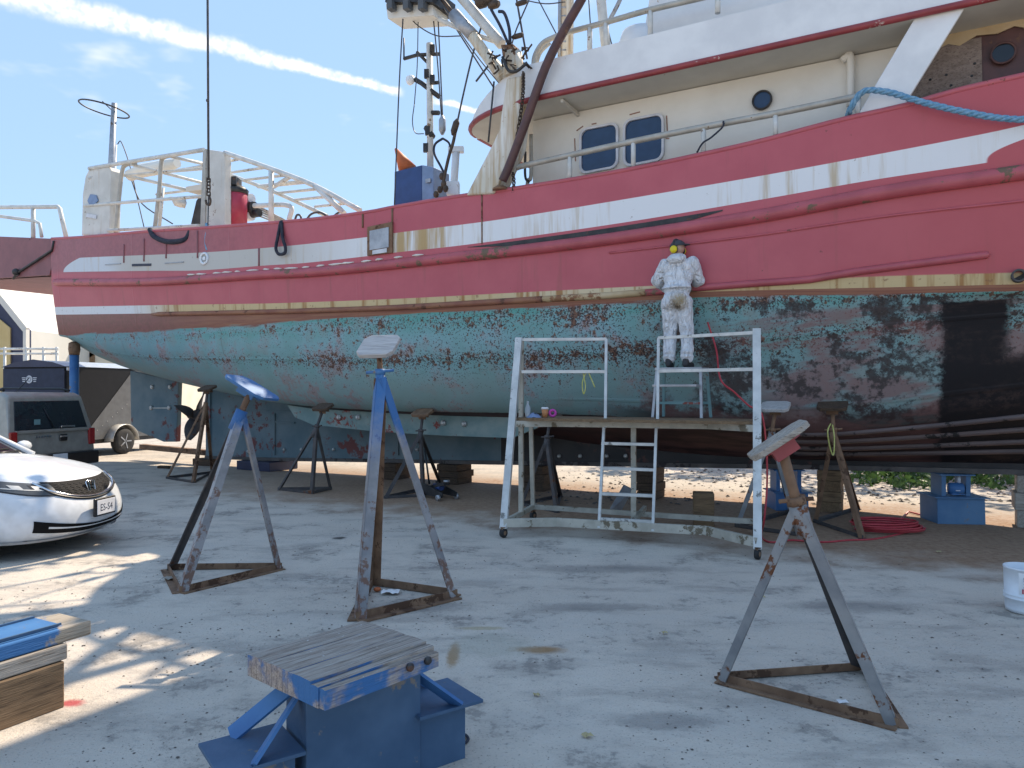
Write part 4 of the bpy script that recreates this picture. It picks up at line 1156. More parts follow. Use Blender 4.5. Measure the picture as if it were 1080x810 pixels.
rope('hanging_rope', [bp(296, 234, 2.12), bp(293, 250, 2.16), bp(291, 262, 2.18), bp(294, 268, 2.18), bp(300, 267, 2.18), bp(301, 261, 2.18), bp(298, 250, 2.16), bp(297, 233, 2.12)], .028, 'rope_dark', 'dark looped rope hanging over the bulwark above the grey stripe')
rope('hose_loop', [bp(158, 242, 1.98), bp(162, 249, 2.02), bp(172, 254, 2.03), bp(184, 255, 2.04), bp(196, 252, 2.03), bp(201, 244, 2.0)], .05, 'rope_dark', 'black hose sagging in a loop from the aft bulwark', 'hose')
rope('tie_rope', [bp(218, 236, 1.98), bp(218, 245, 2.03), bp(217, 255, 2.03), bp(219, 264, 2.04)], .03, 'rope_blue', 'short blue rope tied below the chain hook at the white pillar')
# long wire with chain and hook hanging by the white pillar
h = root('hoist_line', bp(219, 240, 1.95), 'vertical wire with chain and hook hanging before the white pillar', 'wire')
mb = MB(); mb.tube([bp(219, -60, 1.95), bp(219, 0, 1.95), bp(220, 190, 1.95)], .022, 6); build(mb, 'line', M['wire'], h)
mb = MB(); mb.sphere(bp(219, 106, 1.95), .035, n=8); build(mb, 'knot', M['wire'], h)
for i in range(5):
    a, b = bp(220, 188+i*3.6, 1.95), bp(220, 192+i*3.6, 1.95); w1 = (AX if i % 2 else PP)*.035
    mb = MB(); mb.tube([a, a+w1, b+w1, b, b-w1, a-w1], .014, 5, closed=True); build(mb, 'chain_link', M['chain'], h)
mb = MB(); mb.tube(curve_pts([bp(220, 206, 1.95), bp(222, 211, 1.95), bp(221, 216, 1.95), bp(218, 215, 1.95), bp(217, 211, 1.95)], 5), .022, 6); build(mb, 'hook', M['chain'], h)
mb = MB(); mb.tube([bp(220, 206, 1.95), bp(219, 250, 2.0), bp(219, 262, 2.0)], .012, 5); build(mb, 'tail_line', M['wire'], h)
# blue locker standing at the rail
q = bp(436, 216, 1.75)
h = root('deck_locker', V((q.x, q.y, q.z-.15)), 'dark blue metal locker on deck beside the antenna mast', 'locker')
A0 = [(415, 217), (445, 212), (445, 174), (416, 181)]; A1 = [(445, 212), (457, 209), (457, 176), (445, 174)]
f0 = [bp(x, y, 1.75) for x, y in A0]
mb = MB(); mb.prism([p-Z*(.35 if i < 2 else 0) for i, p in enumerate(f0)], -PP*.5); build(mb, 'cabinet', M['blue_box'], h, .01)
f1 = [bp(x, y, 1.76) for x, y in A1]; mb = MB(); mb.prism([p-Z*(.35 if i < 2 else 0) for i, p in enumerate(f1)], -PP*.45); d_ = build(mb, 'door', M['blue_box_side'], h, .01)  # side face of the box, a paler blue than its front
mb = MB(); mb.bar(bp(449, 190, 1.79), bp(454, 189, 1.79), .02, .03); mb.bar(bp(449, 192, 1.79), bp(454, 191, 1.79), .02, .03); build(mb, 'latch', M['galv'], d_)
mb = MB(); mb.lathe([(.16, 0), (.02, .42)], bp(430, 180, 1.5), 14, V((-.55, 0, 1))); tag(build(mb, 'marker_cone', M['orange']), 'orange cone leaning on top of the dark blue locker', 'cone')
# sander cord at the bulwark rail
rope('rail_cord', [bp(763, 128, 2.1), bp(762, 134, 2.12), bp(750, 145, 2.12), bp(741, 151, 2.12), bp(735, 161, 2.1)], .012, 'rope_dark', 'thin dark cord hitched to the bulwark rail right of the windows', 'cord')

# ================================================================ jack stands
def jack_stand(corners, apex, padc, pu, pv, lw, label, legm=('stand_steel',)*3, basem='stand_rusty', rodm='stand_rusty', padm='timber_pad', blue_top=False, handle=True, padth=.045, bracket='stand_rusty', hz=.1, tw=None, rodr=.024):
    g = [V((c.x, c.y, 0)) for c in corners]; cen = sum(g, V())/3
    h = root('jack_stand', cen, label, 'jack stand', 'boat jack stands')
    t = tw or lw*.16
    for i in range(3):
        a, b = g[i], g[(i+1) % 3]
        mb = MB(); mb.angle(a+Z*.004, b+Z*.004, lw*.72, t); build(mb, 'base_bar', M[basem], h)
    for i in range(3):
        foot = g[i] + (cen-g[i]).normalized()*lw*.3 + Z*.012
        top = apex + (g[i]-cen).normalized()*.02
        d = (top-foot).normalized(); out = (g[i]-cen).normalized()
        mb = MB(); side = d.cross(out).normalized(); nrm_ = side.cross(d).normalized()
        c_ = (foot+top)/2; L = (top-foot).length
        # angle iron: two flanges at right angles, the heel pointing outwards
        e1 = (side+nrm_*-1).normalized(); e2 = (side*-1+nrm_*-1).normalized()
        for e in (e1, e2):
            f = e.cross(d).normalized()
            mb.frame(c_ + e*(lw*.42) + nrm_*lw*.25, d, e, f, L, lw*.84, t)
        lg = build(mb, 'leg', M[legm[i]], h)
    up = (padc-apex).normalized()
    mb = MB(); mb.tube([apex-up*.16, apex+up*.03], rodr*1.75, 12); build(mb, 'collar', M[legm[0]] if not blue_top else M['blue_paint'], h)
    mb = MB(); mb.tube([apex-up*.12, padc-up*.02], rodr, 10)
    k = int((padc-apex).length/.022)
    build(mb, 'screw', M[rodm], h)
    if handle:
        hc = apex + up*.045; hv = V((pu.x, pu.y, 0)).normalized()
        mb = MB(); mb.lathe([(rodr*1.9, -.022), (rodr*1.9, .022)], hc, 8, up); mb.tube([hc-hv*hz+V((0, 0, -.008)), hc+hv*hz+V((0, 0, .012))], .012, 8); build(mb, 'handle', M['blue_paint'] if blue_top else M[rodm], h)
    # pad: thick board with clipped corners on a steel saddle
    n_ = pu.cross(pv).normalized()
    if n_.z < 0: n_ = -n_
    oct_ = [(-.5, -.32), (-.36, -.5), (.36, -.5), (.5, -.34), (.5, .34), (.36, .5), (-.34, .5), (-.5, .34)]
    mb = MB(); mb.prism([padc + pu*a + pv*b + n_*.006 for a, b in oct_], n_*padth); pd = build(mb, 'pad', M[padm], h, .006)
    mb = MB(); mb.prism([padc + pu*a*.62 + pv*b*.5 for a, b in oct_], n_*-.012)
    mb.frame(padc - n_*.04 + pv*.16, pu.normalized(), pv.normalized(), n_, pu.length*.4, .012, .06); mb.frame(padc - n_*.04 - pv*.16, pu.normalized(), pv.normalized(), n_, pu.length*.4, .012, .06)
    build(mb, 'saddle', M[bracket], h)
    return h
# three standing free in the foreground
jack_stand([gp(190, 626), gp(297, 600), gp(177, 601)], pt(254, 436, 6.72), pt(265, 411, 6.75), V((.33, .04, -.215)), V((.13, .26, -.02)), .075,
           'free-standing jack stand with tilted blue pad, left of the other foreground stands', ('leg_blue_low', 'leg_blue_low', 'stand_dark'), 'stand_rusty', 'stand_rusty', 'blue_paint', True, handle=False, bracket='blue_paint', rodr=.03, padth=.03)
jack_stand([gp(376, 655), gp(482, 630), gp(393, 617)], pt(401, 398, 5.9), pt(400, 368, 5.9), V((.29, 0, .01)), V((.07, .13, .165)), .085,
           'tall jack stand with pale board pad and blue upper legs, centre foreground', ('leg_blue_high', 'leg_blue_low', 'stand_rusty'), 'stand_rusty', 'stand_rusty', 'timber_pad', True, hz=.11, rodr=.022)
jack_stand([gp(757, 718), gp(947, 768), gp(909, 707)], pt(842, 536, 4.02), pt(823, 468, 4.0), V((.285, -.03, .195)), V((.04, .24, .0)), .062,
           'rusty jack stand with steeply tilted wooden pad, nearest on the right', ('stand_steel', 'stand_steel', 'stand_dark'), 'stand_rusty', 'stand_rusty', 'timber_grey', False, hz=.09, bracket='red_trim', rodr=.028, padth=.035)
# six holding the hull
def hull_stand(feet, apx, padpx, d, label, lm, **kw):
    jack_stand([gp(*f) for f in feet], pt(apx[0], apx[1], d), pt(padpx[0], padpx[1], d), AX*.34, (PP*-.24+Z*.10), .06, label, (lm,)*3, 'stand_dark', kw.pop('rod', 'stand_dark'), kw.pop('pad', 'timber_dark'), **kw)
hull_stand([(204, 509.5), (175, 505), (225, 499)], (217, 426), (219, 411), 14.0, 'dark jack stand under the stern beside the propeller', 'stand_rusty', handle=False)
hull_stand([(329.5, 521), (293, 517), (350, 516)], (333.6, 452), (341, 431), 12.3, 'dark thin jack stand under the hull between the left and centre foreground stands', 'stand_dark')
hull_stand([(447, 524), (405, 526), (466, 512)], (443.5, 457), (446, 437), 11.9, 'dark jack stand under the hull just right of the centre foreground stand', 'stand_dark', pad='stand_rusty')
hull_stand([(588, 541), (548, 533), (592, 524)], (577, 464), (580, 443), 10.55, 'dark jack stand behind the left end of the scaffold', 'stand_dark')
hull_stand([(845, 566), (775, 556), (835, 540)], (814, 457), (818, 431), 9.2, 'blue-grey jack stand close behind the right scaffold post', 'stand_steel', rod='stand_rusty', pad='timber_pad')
hull_stand([(910, 569), (858, 551), (905, 537)], (879, 457), (878, 430), 9.0, 'weathered jack stand with a yellow cord, right of the scaffold', 'stand_rusty', rod='stand_rusty', pad='timber_dark')
rope('yellow_cord', [pt(876, 447, 8.92), pt(873, 455, 8.88), pt(875, 470, 8.9), pt(879, 480, 8.86), pt(880, 462, 8.86), pt(878, 448, 8.9)], .008, 'rope_yellow', 'thin yellow cord looped on the jack stand right of the scaffold', 'cord')

# ================================================================ rolling scaffold
SG = [gp(531, 567), gp(587, 566), gp(745, 576), gp(799, 590)]
for q in SG: q.z = 0
LEAN = V((.30, .95, 0)).normalized()
sc = root('rolling_scaffold', (SG[0]+SG[3])/2, 'aluminium rolling scaffold with ladder and guard rails alongside the hull', 'scaffold')
ZT, ZP = 2.35, 1.30
def front(t, z):            # t: 0..3 along the bent front rail
    i = min(2, int(t)); return SG[i].lerp(SG[i+1], t-i) + LEAN*(.62*z/ZT) + Z*z
def t_of(x, z):             # position along the front whose column in the photo is x
    lo, hi = 0.0, 3.0
    for _ in range(40):
        m_ = (lo+hi)/2; q = front(m_, z)
        if CX + q.x/q.y*FPX < x: lo = m_
        else: hi = m_
    return lo
def fx(x, z): return front(t_of(x, z), z)
mb = MB()
for i in range(3): mb.bar(SG[i]+Z*.17, SG[i+1]+Z*.17, .05, .10)
build(mb, 'base_rail', M['alu_dirty'], sc, .004)
back = LEAN*1.25
for q, nm in ((SG[0], 'base_cross'), (SG[3], 'base_cross'), (SG[1]+(SG[2]-SG[1])*.5, 'base_cross')):
    mb = MB(); mb.bar(q+Z*.17+LEAN*.03, q+back*1.1+Z*.17, .045, .06); build(mb, nm, M['alu_dirty'], sc)
mb = MB(); mb.bar(SG[0]+back+Z*.17, SG[3]+back+Z*.17, .045, .06); build(mb, 'rear_rail', M['alu_dirty'], sc)
mb = MB()
tt = [0, 1, 2, 3]
for i in range(3): mb.bar(front(tt[i], ZP), front(tt[i+1], ZP), .045, .075)
build(mb, 'deck_rail', M['alu_dirty'], sc, .004)
for k in range(4):                                   # deck planks
    off = LEAN*(.05 + .20*k)
    mb = MB()
    q0, q1 = front(.02, ZP)+off+LEAN*.09, front(2.98, ZP)+off+LEAN*.09
    mb.bar(q0+Z*.055, q1+Z*.055, .185, .034); build(mb, 'plank', M['timber_brown'], sc)
mb = MB(); mb.bar(front(0, ZP)+LEAN*.92, front(3, ZP)+LEAN*.92, .045, .07); build(mb, 'rear_deck_rail', M['alu_dirty'], sc)
for q in (0, 3):
    mb = MB(); mb.bar(front(q, ZP)+LEAN*.03, front(q, ZP)+LEAN*.92, .04, .06); build(mb, 'deck_cross', M['alu_dirty'], sc)
# outer leaning posts, and upright rear posts
mb = MB(); mb.bar(SG[0]+Z*.10, front(0, ZT), .085, .06, up=LEAN); build(mb, 'post', M['alu'], sc, .004)
mb = MB(); mb.bar(SG[3]+Z*.10, front(3, ZT+.02), .085, .06, up=LEAN); build(mb, 'post', M['alu'], sc, .004)
q = SG[0] + LEAN*.64 + V((.02, 0, 0)); mb = MB(); mb.bar(q+Z*.2, q+Z*ZT, .055, .055, up=LEAN); build(mb, 'post', M['alu_dirty'], sc)
q = fx(665, ZP); q = V((q.x, q.y, 0))+LEAN*.25; mb = MB(); mb.bar(q+Z*.14, q+Z*(ZP-.03), .06, .05, up=LEAN); build(mb, 'post', M['alu_dirty'], sc)
for q in (SG[0]+back, SG[3]+back):
    mb = MB(); mb.bar(q+Z*.14, q-LEAN*.1+Z*ZP, .05, .05, up=LEAN); build(mb, 'post', M['alu_dirty'], sc)
# guard rails either side of the ladder
zt = ZT-.02
for (xa, xb) in ((550, 639.5), (694.5, 803)):
    for z in (zt, 1.93):
        mb = MB(); mb.bar(fx(xa, z), fx(xb, z), .034, .038); build(mb, 'guard_rail', M['alu'], sc, .003)
for x_t, x_b in ((639.5, 638.5), (694.5, 693.5)):
    mb = MB(); mb.bar(fx(x_t, zt), fx(x_b, ZP-.04), .034, .034, up=LEAN); build(mb, 'guard_post', M['alu'], sc, .003)
# ladder
for (xt, xb) in ((637.5, 632.5), (692.5, 689)):
    mb = MB(); mb.bar(fx(xt, ZP-.04)-LEAN*.03, fx(xb, .13)-LEAN*.04, .03, .05, up=LEAN); build(mb, 'ladder_stile', M['alu'], sc)
for y in (470.6, 497.4, 524.5, 551):
    zz = EYE - (y-HOR)/FPX*8.25
    mb = MB(); mb.bar(fx(635 if y < 520 else 633, zz)-LEAN*.03, fx(691 if y < 520 else 689.5, zz)-LEAN*.03, .055, .035); build(mb, 'rung', M['alu'], sc, .003)
for i, q in enumerate((SG[0], SG[3], SG[0]+back, SG[3]+back)):
    c = V((q.x, q.y, .055))
    mb = MB(); mb.lathe([(.02, -.022), (.052, -.022), (.055, 0), (.052, .022), (.02, .022)], c, 16, V((.8, -.6, 0))); cs = build(mb, 'caster', M['tyre'], sc)
    mb = MB(); mb.lathe([(.025, -.025), (.025, .025)], c, 10, V((.8, -.6, 0))); mb.bar(c + V((.018, .024, 0)), c + V((.018, .024, .07)), .03, .005, up=V((.6, .8, 0))); mb.bar(c - V((.018, .024, 0)), c + V((-.018, -.024, .07)), .03, .005, up=V((.6, .8, 0))); mb.box(c+Z*.065, (.07, .07, .012)); build(mb, 'fork', M['stand_rusty'], cs)
rope('green_string', [fx(614, 1.93)+V((0, -.03, .02)), fx(616, 1.9)-LEAN*.04, fx(618, 1.75)-LEAN*.03, fx(616, 1.66)-LEAN*.03, fx(615, 1.8)-LEAN*.04, fx(619, 1.93)+V((0, -.03, .0)), fx(624, 1.85)-LEAN*.04, fx(628, 1.74)-LEAN*.04], .007, 'rope_yellow', 'pale yellow string knotted on the left guard rail of the scaffold', 'string')
# things left on the scaffold deck
ZK = ZP + .073
def deck_at(x, off=.2): 
    q = fx(x, ZP)+LEAN*off; return V((q.x, q.y, ZK))
def scale_at(q): return q.y/FPX
q = deck_at(553, .15); mb = MB(); mb.lathe([(.032, 0), (.034, .02), (.034, .12), (.014, .16), (.014, .19), (.016, .2)], q, 14); tag(build(mb, 'bottle', M['clear_plastic']), 'clear bottle standing on the scaffold deck beside the left post', 'bottle')
q = deck_at(560, .12); mb = MB()
r = random.Random(4)
rows = []
for i in range(7):
    rows.append([q + V(((i-3)*.03, (j-3)*.02, .05*max(0, 1-((i-3)/3.2)**2-((j-3)/3.2)**2)*(.4+r.random()))) for j in range(7)])
mb.grid(rows, True); tag(build(mb, 'rag', M['blue_box_side']), 'crumpled pale blue rag on the scaffold deck next to the bottle', 'rag')
q = deck_at(571.5, .14); h = root('paper_cup', q, 'small orange paper cup with white lid on the scaffold deck', 'cup'); mb = MB(); mb.lathe([(.03, 0), (.042, .1)], q, 16); build(mb, 'cup', M['paper_cup'], h); mb = MB(); mb.lathe([(.046, .1), (.046, .112), (.038, .125), (.036, .125)], q, 16); build(mb, 'lid', M['paper'], h)
q = deck_at(580, .13)+Z*.052; mb = MB(); mb.tube([q + V((math.cos(a)*.036, -.1*0, math.sin(a)*.036)) for a in [k*math.pi/10 for k in range(20)]], .016, 8, closed=True); tag(build(mb, 'tape_roll', M['magenta']), 'magenta roll of masking tape standing on the scaffold deck', 'tape')
# step stool the worker stands on
PC = pt(715, HOR, 9.12)                            # worker's place in plan
st = root('step_stool', V((PC.x, PC.y, ZK)), 'grey metal work platform stool under the worker on the scaffold', 'stool')
def stl(a, f, z): return V((PC.x, PC.y, 0)) + AX*a - PP*f + Z*z
ZTOP = 1.98
mb = MB(); mb.frame(stl(.05, 0, ZTOP-.015), AX, PP, Z, .58, .34, .035); build(mb, 'top_step', M['galv'], st, .004)
for a in (-.22, .32):
    for f in (-.16, .16):
        mb = MB(); mb.bar(stl(a+(.03 if a > 0 else -.03), f*1.3, ZK), stl(a, f*.85, ZTOP-.03), .032, .032, up=AX); build(mb, 'leg', M['galv'] if f < 0 else M['antifoul'], st)
mb = MB(); mb.frame(stl(.05, -.24, ZTOP-.22), AX, PP, Z, .54, .16, .03); build(mb, 'step', M['galv'], st, .004)
for z in (ZTOP-.43,):
    for f in (-.19, .19):
        mb = MB(); mb.bar(stl(-.22, f, z), stl(.33, f, z), .026, .03); build(mb, 'brace', M['antifoul'], st)

# ================================================================ air hose and power lines
def ghose(pix, r=.012, z=.014): return [gp(x, y) + Z*z for x, y in pix]
pts = [stl(.30, .25, 2.55), stl(.42, .2, 2.2), pt(760, 400, 8.7), pt(775, 414, 8.6), pt(790, 428, 8.5), pt(803, 436, 8.42), pt(808, 470, 8.4), pt(809, 510, 8.4), pt(806, 548, 8.35)] + ghose([(803, 566), (812, 573), (835, 571), (868, 573), (895, 571), (920, 570), (942, 566), (957, 562)])
rope('air_hose', pts, .011, 'hose_red', 'red air hose running from the worker down to the ground', 'hose')
coil = []
c = gp(936, 561)
for k in range(110):
    a = k*2*math.pi/20; rr = .25 + .045*math.sin(k*.37)
    coil.append(c + V((math.cos(a)*(rr+.14), math.sin(a)*rr*.85, .016 + .0011*k)))
mb = MB(); mb.tube(coil + [gp(950, 552)+Z*.06, gp(954, 545)+Z*.02, gp(958, 541)+Z*.02, gp(975, 545)+Z*.015, gp(992, 548)+Z*.015], .012, 6); tag(build(mb, 'hose_coil', M['hose_red']), 'flat coil of bright red hose lying on the brown dirt', 'hose')
# ================================================================ timber blocks, keel stands
def wood_box(name, c, size, rz, mat, label=None, cat=None, parent=None, bev=.008, group=None, tilt=(0, 0)):
    """box with its grain along local X; c = centre of the bottom"""
    mb = MB(); mb.box(V((0, 0, size[2]/2)), size)
    me = mesh_from(mb, name); me.materials.append(M[mat])
    o = bpy.data.objects.new(name, me); COL.objects.link(o)
    if parent is not None: o.parent = parent; o.location = V(c)-parent.location
    else: o.location = c
    o.rotation_euler = (tilt[0], tilt[1], rz)
    b = o.modifiers.new('bevel', 'BEVEL'); b.width = bev; b.segments = 2
    if label: tag(o, label, cat, group)
    return o
KA = -YAW
def crib(px, w_, top, n, label, mat, extra=.0, depth=.5):
    """stack of short timbers under the keel at photo column px"""
    s = s_of(px, 0); zt = keel_bot(s)-.071
    h = root('keel_block', sb(s, 0, 0), label, 'keel block', 'timber keel blocks')
    hh = zt/n
    for i in range(n):
        along = i % 2
        sz = (w_*(1.05 if along else .95), depth, hh-.003) if along else (depth, w_, hh-.003)
        wood_box('timber', sb(s + RND.uniform(-.015, .015), RND.uniform(-.02, .02), i*hh), sz, KA + (0 if along else math.pi/2) + RND.uniform(-.03, .03), mat, parent=h)
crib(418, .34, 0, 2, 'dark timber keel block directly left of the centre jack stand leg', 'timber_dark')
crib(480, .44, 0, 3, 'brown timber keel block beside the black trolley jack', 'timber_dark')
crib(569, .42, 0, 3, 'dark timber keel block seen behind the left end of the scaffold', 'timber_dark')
crib(876, .30, 0, 4, 'tall brown timber keel block behind the jack stand with yellow cord', 'timber_brown', depth=.42)
crib(686, .30, 0, 4, 'black timber keel block behind the scaffold ladder', 'timber_dark')
crib(1083, .26, 0, 3, 'grey timber keel block at the right edge of the picture', 'timber_grey')
q = gp(744.5, 556); wood_box('timber_block', V((q.x, q.y+.12, 0)), (.255, .22, .42), -.2, 'timber_brown', 'short thick timber standing on end beneath the scaffold', 'timber', bev=.012)
q = gp(173, 494); wood_box('timber_offcut', V((q.x, q.y, 0)), (.28, .1, .06), -.3, 'timber_dark', 'small dark timber offcut lying on the ground near the rudder', 'timber')
# blue steel keel stands
def keel_stand(c, rz, label, w_=.58, d_=.5, hb=.33, ht=.62, mat='blue_mid', group='blue steel keel stands'):
    h = root('keel_stand', V((c.x, c.y, 0)), label, 'keel stand', group)
    X_ = V((math.cos(rz), math.sin(rz), 0)); Y_ = V((-X_.y, X_.x, 0)); o = V((c.x, c.y, 0))
    mb = MB(); mb.prism([o + X_*(-w_/2) - Y_*d_/2, o + X_*(w_/2) - Y_*d_/2, o + X_*(w_/2*.97) - Y_*d_/2 + Z*hb, o - X_*(w_/2*1.02) - Y_*d_/2 + Z*hb], Y_*d_); build(mb, 'base_box', M[mat], h, .006)
    mb = MB(); mb.frame(o + Z*(hb+.008), X_, Y_, Z, w_+.08, d_+.06, .014); build(mb, 'flange', M[mat], h)
    for a in (-.17, .13):
        mb = MB(); mb.frame(o + X_*a + Z*(hb+.015+(ht-hb-.03)/2), X_, Y_, Z, .055, d_*.6, ht-hb-.03); build(mb, 'leg', M[mat], h)
    mb = MB(); mb.frame(o + X_*-.02 + Z*(ht-.008), X_, Y_, Z, .44, d_*.75, .016); build(mb, 'top_plate', M[mat], h)
    return h
s = s_of(1004, .12); zt = keel_bot(s)-.071
keel_stand(sb(s, .12, 0), KA+.42, 'blue steel keel stand with a blue pump, far right under the hull', ht=zt)
q = sb(s, .12, 0) + V((.0, -.1, .36))
h = root('pump', V((q.x, q.y, .352)), 'small bright blue pump resting on the right-hand keel stand', 'pump')
mb = MB(); mb.lathe([(.05, -.1), (.075, -.09), (.08, 0), (.075, .07), (.05, .085)], q+Z*.075, 14, V((.9, -.3, 0))); build(mb, 'motor', M['blue_paint'], h)
mb = MB(); mb.box(q+Z*.01, (.17, .1, .018)); build(mb, 'foot', M['blue_paint'], h)
mb = MB(); mb.lathe([(.025, 0), (.02, .1)], q + Z*.14 + V((.03, 0, 0)), 10); mb.box(q + V((-.02, -.077, .06)), (.07, .005, .012)); build(mb, 'spout', M['plate_white'], h)
s = s_of(830, .1); keel_stand(sb(s, .1, 0), KA+.5, 'blue steel keel stand half hidden behind the right scaffold post', .46, .44, .25, keel_bot(s)-.071, mat='blue_paint')
s = s_of(282, 0); zt = keel_bot(s)-.071
h = root('keel_pallet', sb(s, 0, 0), 'low dark blue keel support under the aft end of the keel', 'keel stand')
mb = MB(); mb.frame(sb(s, 0, zt/2), AX, PP, Z, 1.0, .8, zt); build(mb, 'base_box', M['navy'], h, .01)
s = s_of(222, 0); zt = keel_bot(s)-.071
h = root('keel_pallet', sb(s, 0, 0), 'low dark timber support under the heel below the propeller', 'keel block'); wood_box('timber', sb(s, 0, 0), (.6, .5, zt), KA, 'timber_dark', parent=h)
# foreground blue stand with a heavy split timber on top
G = V((.81, .586, 0)).normalized(); GN = V((-G.y, G.x, 0)); FC = V((-.70, 3.20, 0))
fs = root('keel_stand', FC, 'blue steel keel stand topped by a weathered timber, nearest the camera', 'keel stand', 'blue steel keel stands')
mb = MB(); mb.frame(FC + G*.02 + Z*.24, G, GN, Z, .52, .24, .48); build(mb, 'web_box', M['blue_dusty'], fs, .005)
for sgn, L in ((1, .24), (-1, .26)):
    e = FC + G*sgn*.40
    mb = MB(); mb.frame(e + Z*.13, G, GN, Z, .24, .22, .26); build(mb, 'foot_box', M['blue_dusty'], fs, .005)
    mb = MB(); mb.frame(e + Z*.268 + G*sgn*.02, G, GN, Z, .33, .32, .016); build(mb, 'flange', M['blue_dusty'], fs, .002)
    for k in (-1, 1):
        mb = MB(); mb.bar(e + G*sgn*.06 + GN*k*.15 + Z*.277, FC + G*sgn*.22 + GN*k*.035 + Z*.485, .075, .014, up=G); build(mb, 'brace', M['blue_paint'], fs)
mb = MB(); mb.frame(FC + Z*.491, G, GN, Z, .54, .30, .016); build(mb, 'top_plate', M['blue_paint'], fs)
# the timber: four corners seen from above, built from boards split along the grain
def ctop(x, y): return gp(x, y, .60)
cn = [ctop(260.7, 689), ctop(345, 723), ctop(459, 679), ctop(383.7, 655)]
ce = sum(cn, V())/4; e1 = ((cn[2]-cn[1])+(cn[3]-cn[0])).normalized(); rz1 = math.atan2(e1.y, e1.x)
Lw = ((cn[2]-cn[1]).length+(cn[3]-cn[0]).length)/2*1.02; Ww = ((cn[1]-cn[0]).length+(cn[2]-cn[3]).length)/2*1.04
def fg_timber():
    """heavy balk whose top has split into long slabs with open cracks; painted blue on its sides"""
    me_b = bmesh.new()
    mt, n, p = new_mat('balk'); co = n.coord('Object'); X, Y_, Zc = n.xyz(co)
    g = n.noise(n.scale(co, .7, 7, 7), 6, 5, .65); g2 = n.noise(n.scale(co, .5, 16, 16), 9, 3, .7); big = n.noise(co, 4, 4, .6)
    col = n.mix(n.ss(g, .3, .7), (.30, .235, .19), (.44, .38, .33)); col = n.mix(n.mul(n.ss(g2, .5, .68), .8), col, (.10, .07, .05))
    saw = n.m('ABSOLUTE', n.m('SUBTRACT', n.m('FRACT', n.m('MULTIPLY', n.m('ADD', Y_, n.m('MULTIPLY', big, .02)), 26.0)), .5))
    col = n.mix(n.mul(n.ss(saw, .06, .01), n.ss(big, .42, .56), .9), col, (.05, .035, .03))
    gm = n.new('ShaderNodeNewGeometry'); nz = n.xyz(gm.outputs['True Normal'])[2]
    sidem = n.mul(n.ss(nz, .5, .2), n.ss(n.m('ADD', big, n.m('MULTIPLY', g, .25)), .72, .58))
    endw = n.mul(n.ss(X, -.18, -.26), .8)
    sidem = n.mul(sidem, n.m('SUBTRACT', 1.0, n.mul(endw, n.ss(big, .42, .5))))
    col = n.mix(sidem, col, (.025, .14, .34))
    spat = n.mul(n.ss(nz, .6, .9), n.ss(n.noise(co, 34, 3, .6), .69, .72)); col = n.mix(spat, col, (.6, .58, .55))
    n.put(p.inputs['Base Color'], col); p.inputs['Roughness'].default_value = .85
    n.put(p.inputs['Normal'], n.bump(n.m('ADD', n.m('ADD', g, g2), n.m('MULTIPLY', n.ss(saw, .06, .01), -1.0)), .6, .012))
    return mt
M['balk'] = fg_timber()
mb = MB(); T = .092
nx = 14
ws = [(.231, .5), (-.07, .2295), (-.34, -.0715), (-.43, -.342), (-.5, -.4325)]
slabs = []
rr = random.Random(6)
balk = root('balk', ce-Z*(T+.004), 'heavy split timber balk with blue painted sides on the nearest keel stand', 'timber', rz=rz1)
for i, (a, b) in enumerate(ws):
    mb = MB(); rows = []
    a_, b_ = a*Ww, b*Ww
    for k in range(nx+1):
        x = (k/nx-.5)*Lw*(1 - (.0 if i < 4 else .02))
        jz = .0008*math.sin(k*.5+i) + (-.010*(i == 3) - .028*(i == 4)*(.5+.5*k/nx))
        ya, yb = a_ + .0012*math.sin(k*1.3+i*2), b_ + .0012*math.sin(k*1.1+i)
        rows.append([V((x, ya, .0)), V((x, yb, .0)), V((x, yb, T+jz-.004)), V((x, (ya+yb)/2, T+jz)), V((x, ya, T+jz-.003))])
    mb.grid(rows, False, True); mb.add(rows[0], [(0, 1, 2, 3, 4)]); mb.add(rows[-1], [(4, 3, 2, 1, 0)])
    me = mesh_from(mb, 'slab'); me.materials.append(M['balk']); o = bpy.data.objects.new('slab', me); COL.objects.link(o); o.parent = balk
    o.location = (0, 0, .003)
for x in (.12, .22):
    mb = MB(); mb.lathe([(.018, 0), (.018, .012), (.010, .02)], V((x, -Ww/2-.003, T*.55)), 8, V((0, -1, 0))); me = mesh_from(mb, 'bolt'); me.materials.append(M['black_steel']); o = bpy.data.objects.new('bolt', me); COL.objects.link(o); o.parent = balk
# stack of timbers at the left edge
E = V((-2.40, 3.97, 0)); ed = V((.47, .883, 0)).normalized(); en_ = V((-ed.y, ed.x, 0)); rz2 = math.atan2(ed.y, ed.x)
def stack(name, end_off, L, w_, h_, z, side, mat, label):
    c = E + ed*(end_off - L/2) + en_*(w_/2 - side) + Z*z
    return wood_box(name, c, (L, w_, h_), rz2, mat, label, 'timber', bev=.01)
stack('timber_beam', 0, 1.5, .34, .25, 0, 0, 'timber_brown', 'brown square beam lowest in the stack at the left edge')
stack('timber_plank', .02, 1.5, .34, .085, .253, -.005, 'timber_grey', 'thick grey plank above the lowest beam at the left edge')
stack('timber_plank', .16, 1.7, .30, .08, .341, -.02, 'timber_blue', 'half blue painted plank with grey end in the left stack')
h = root('steel_tray', E + ed*-.5 + en_*.16 + Z*.424, 'shallow blue steel plate lying on top of the timber stack at left', 'plate')
mb = MB(); mb.frame(E + ed*-.42 + en_*.19 + Z*.430, ed, en_, Z, .86, .25, .010); build(mb, 'plate', M['blue_paint'], h)
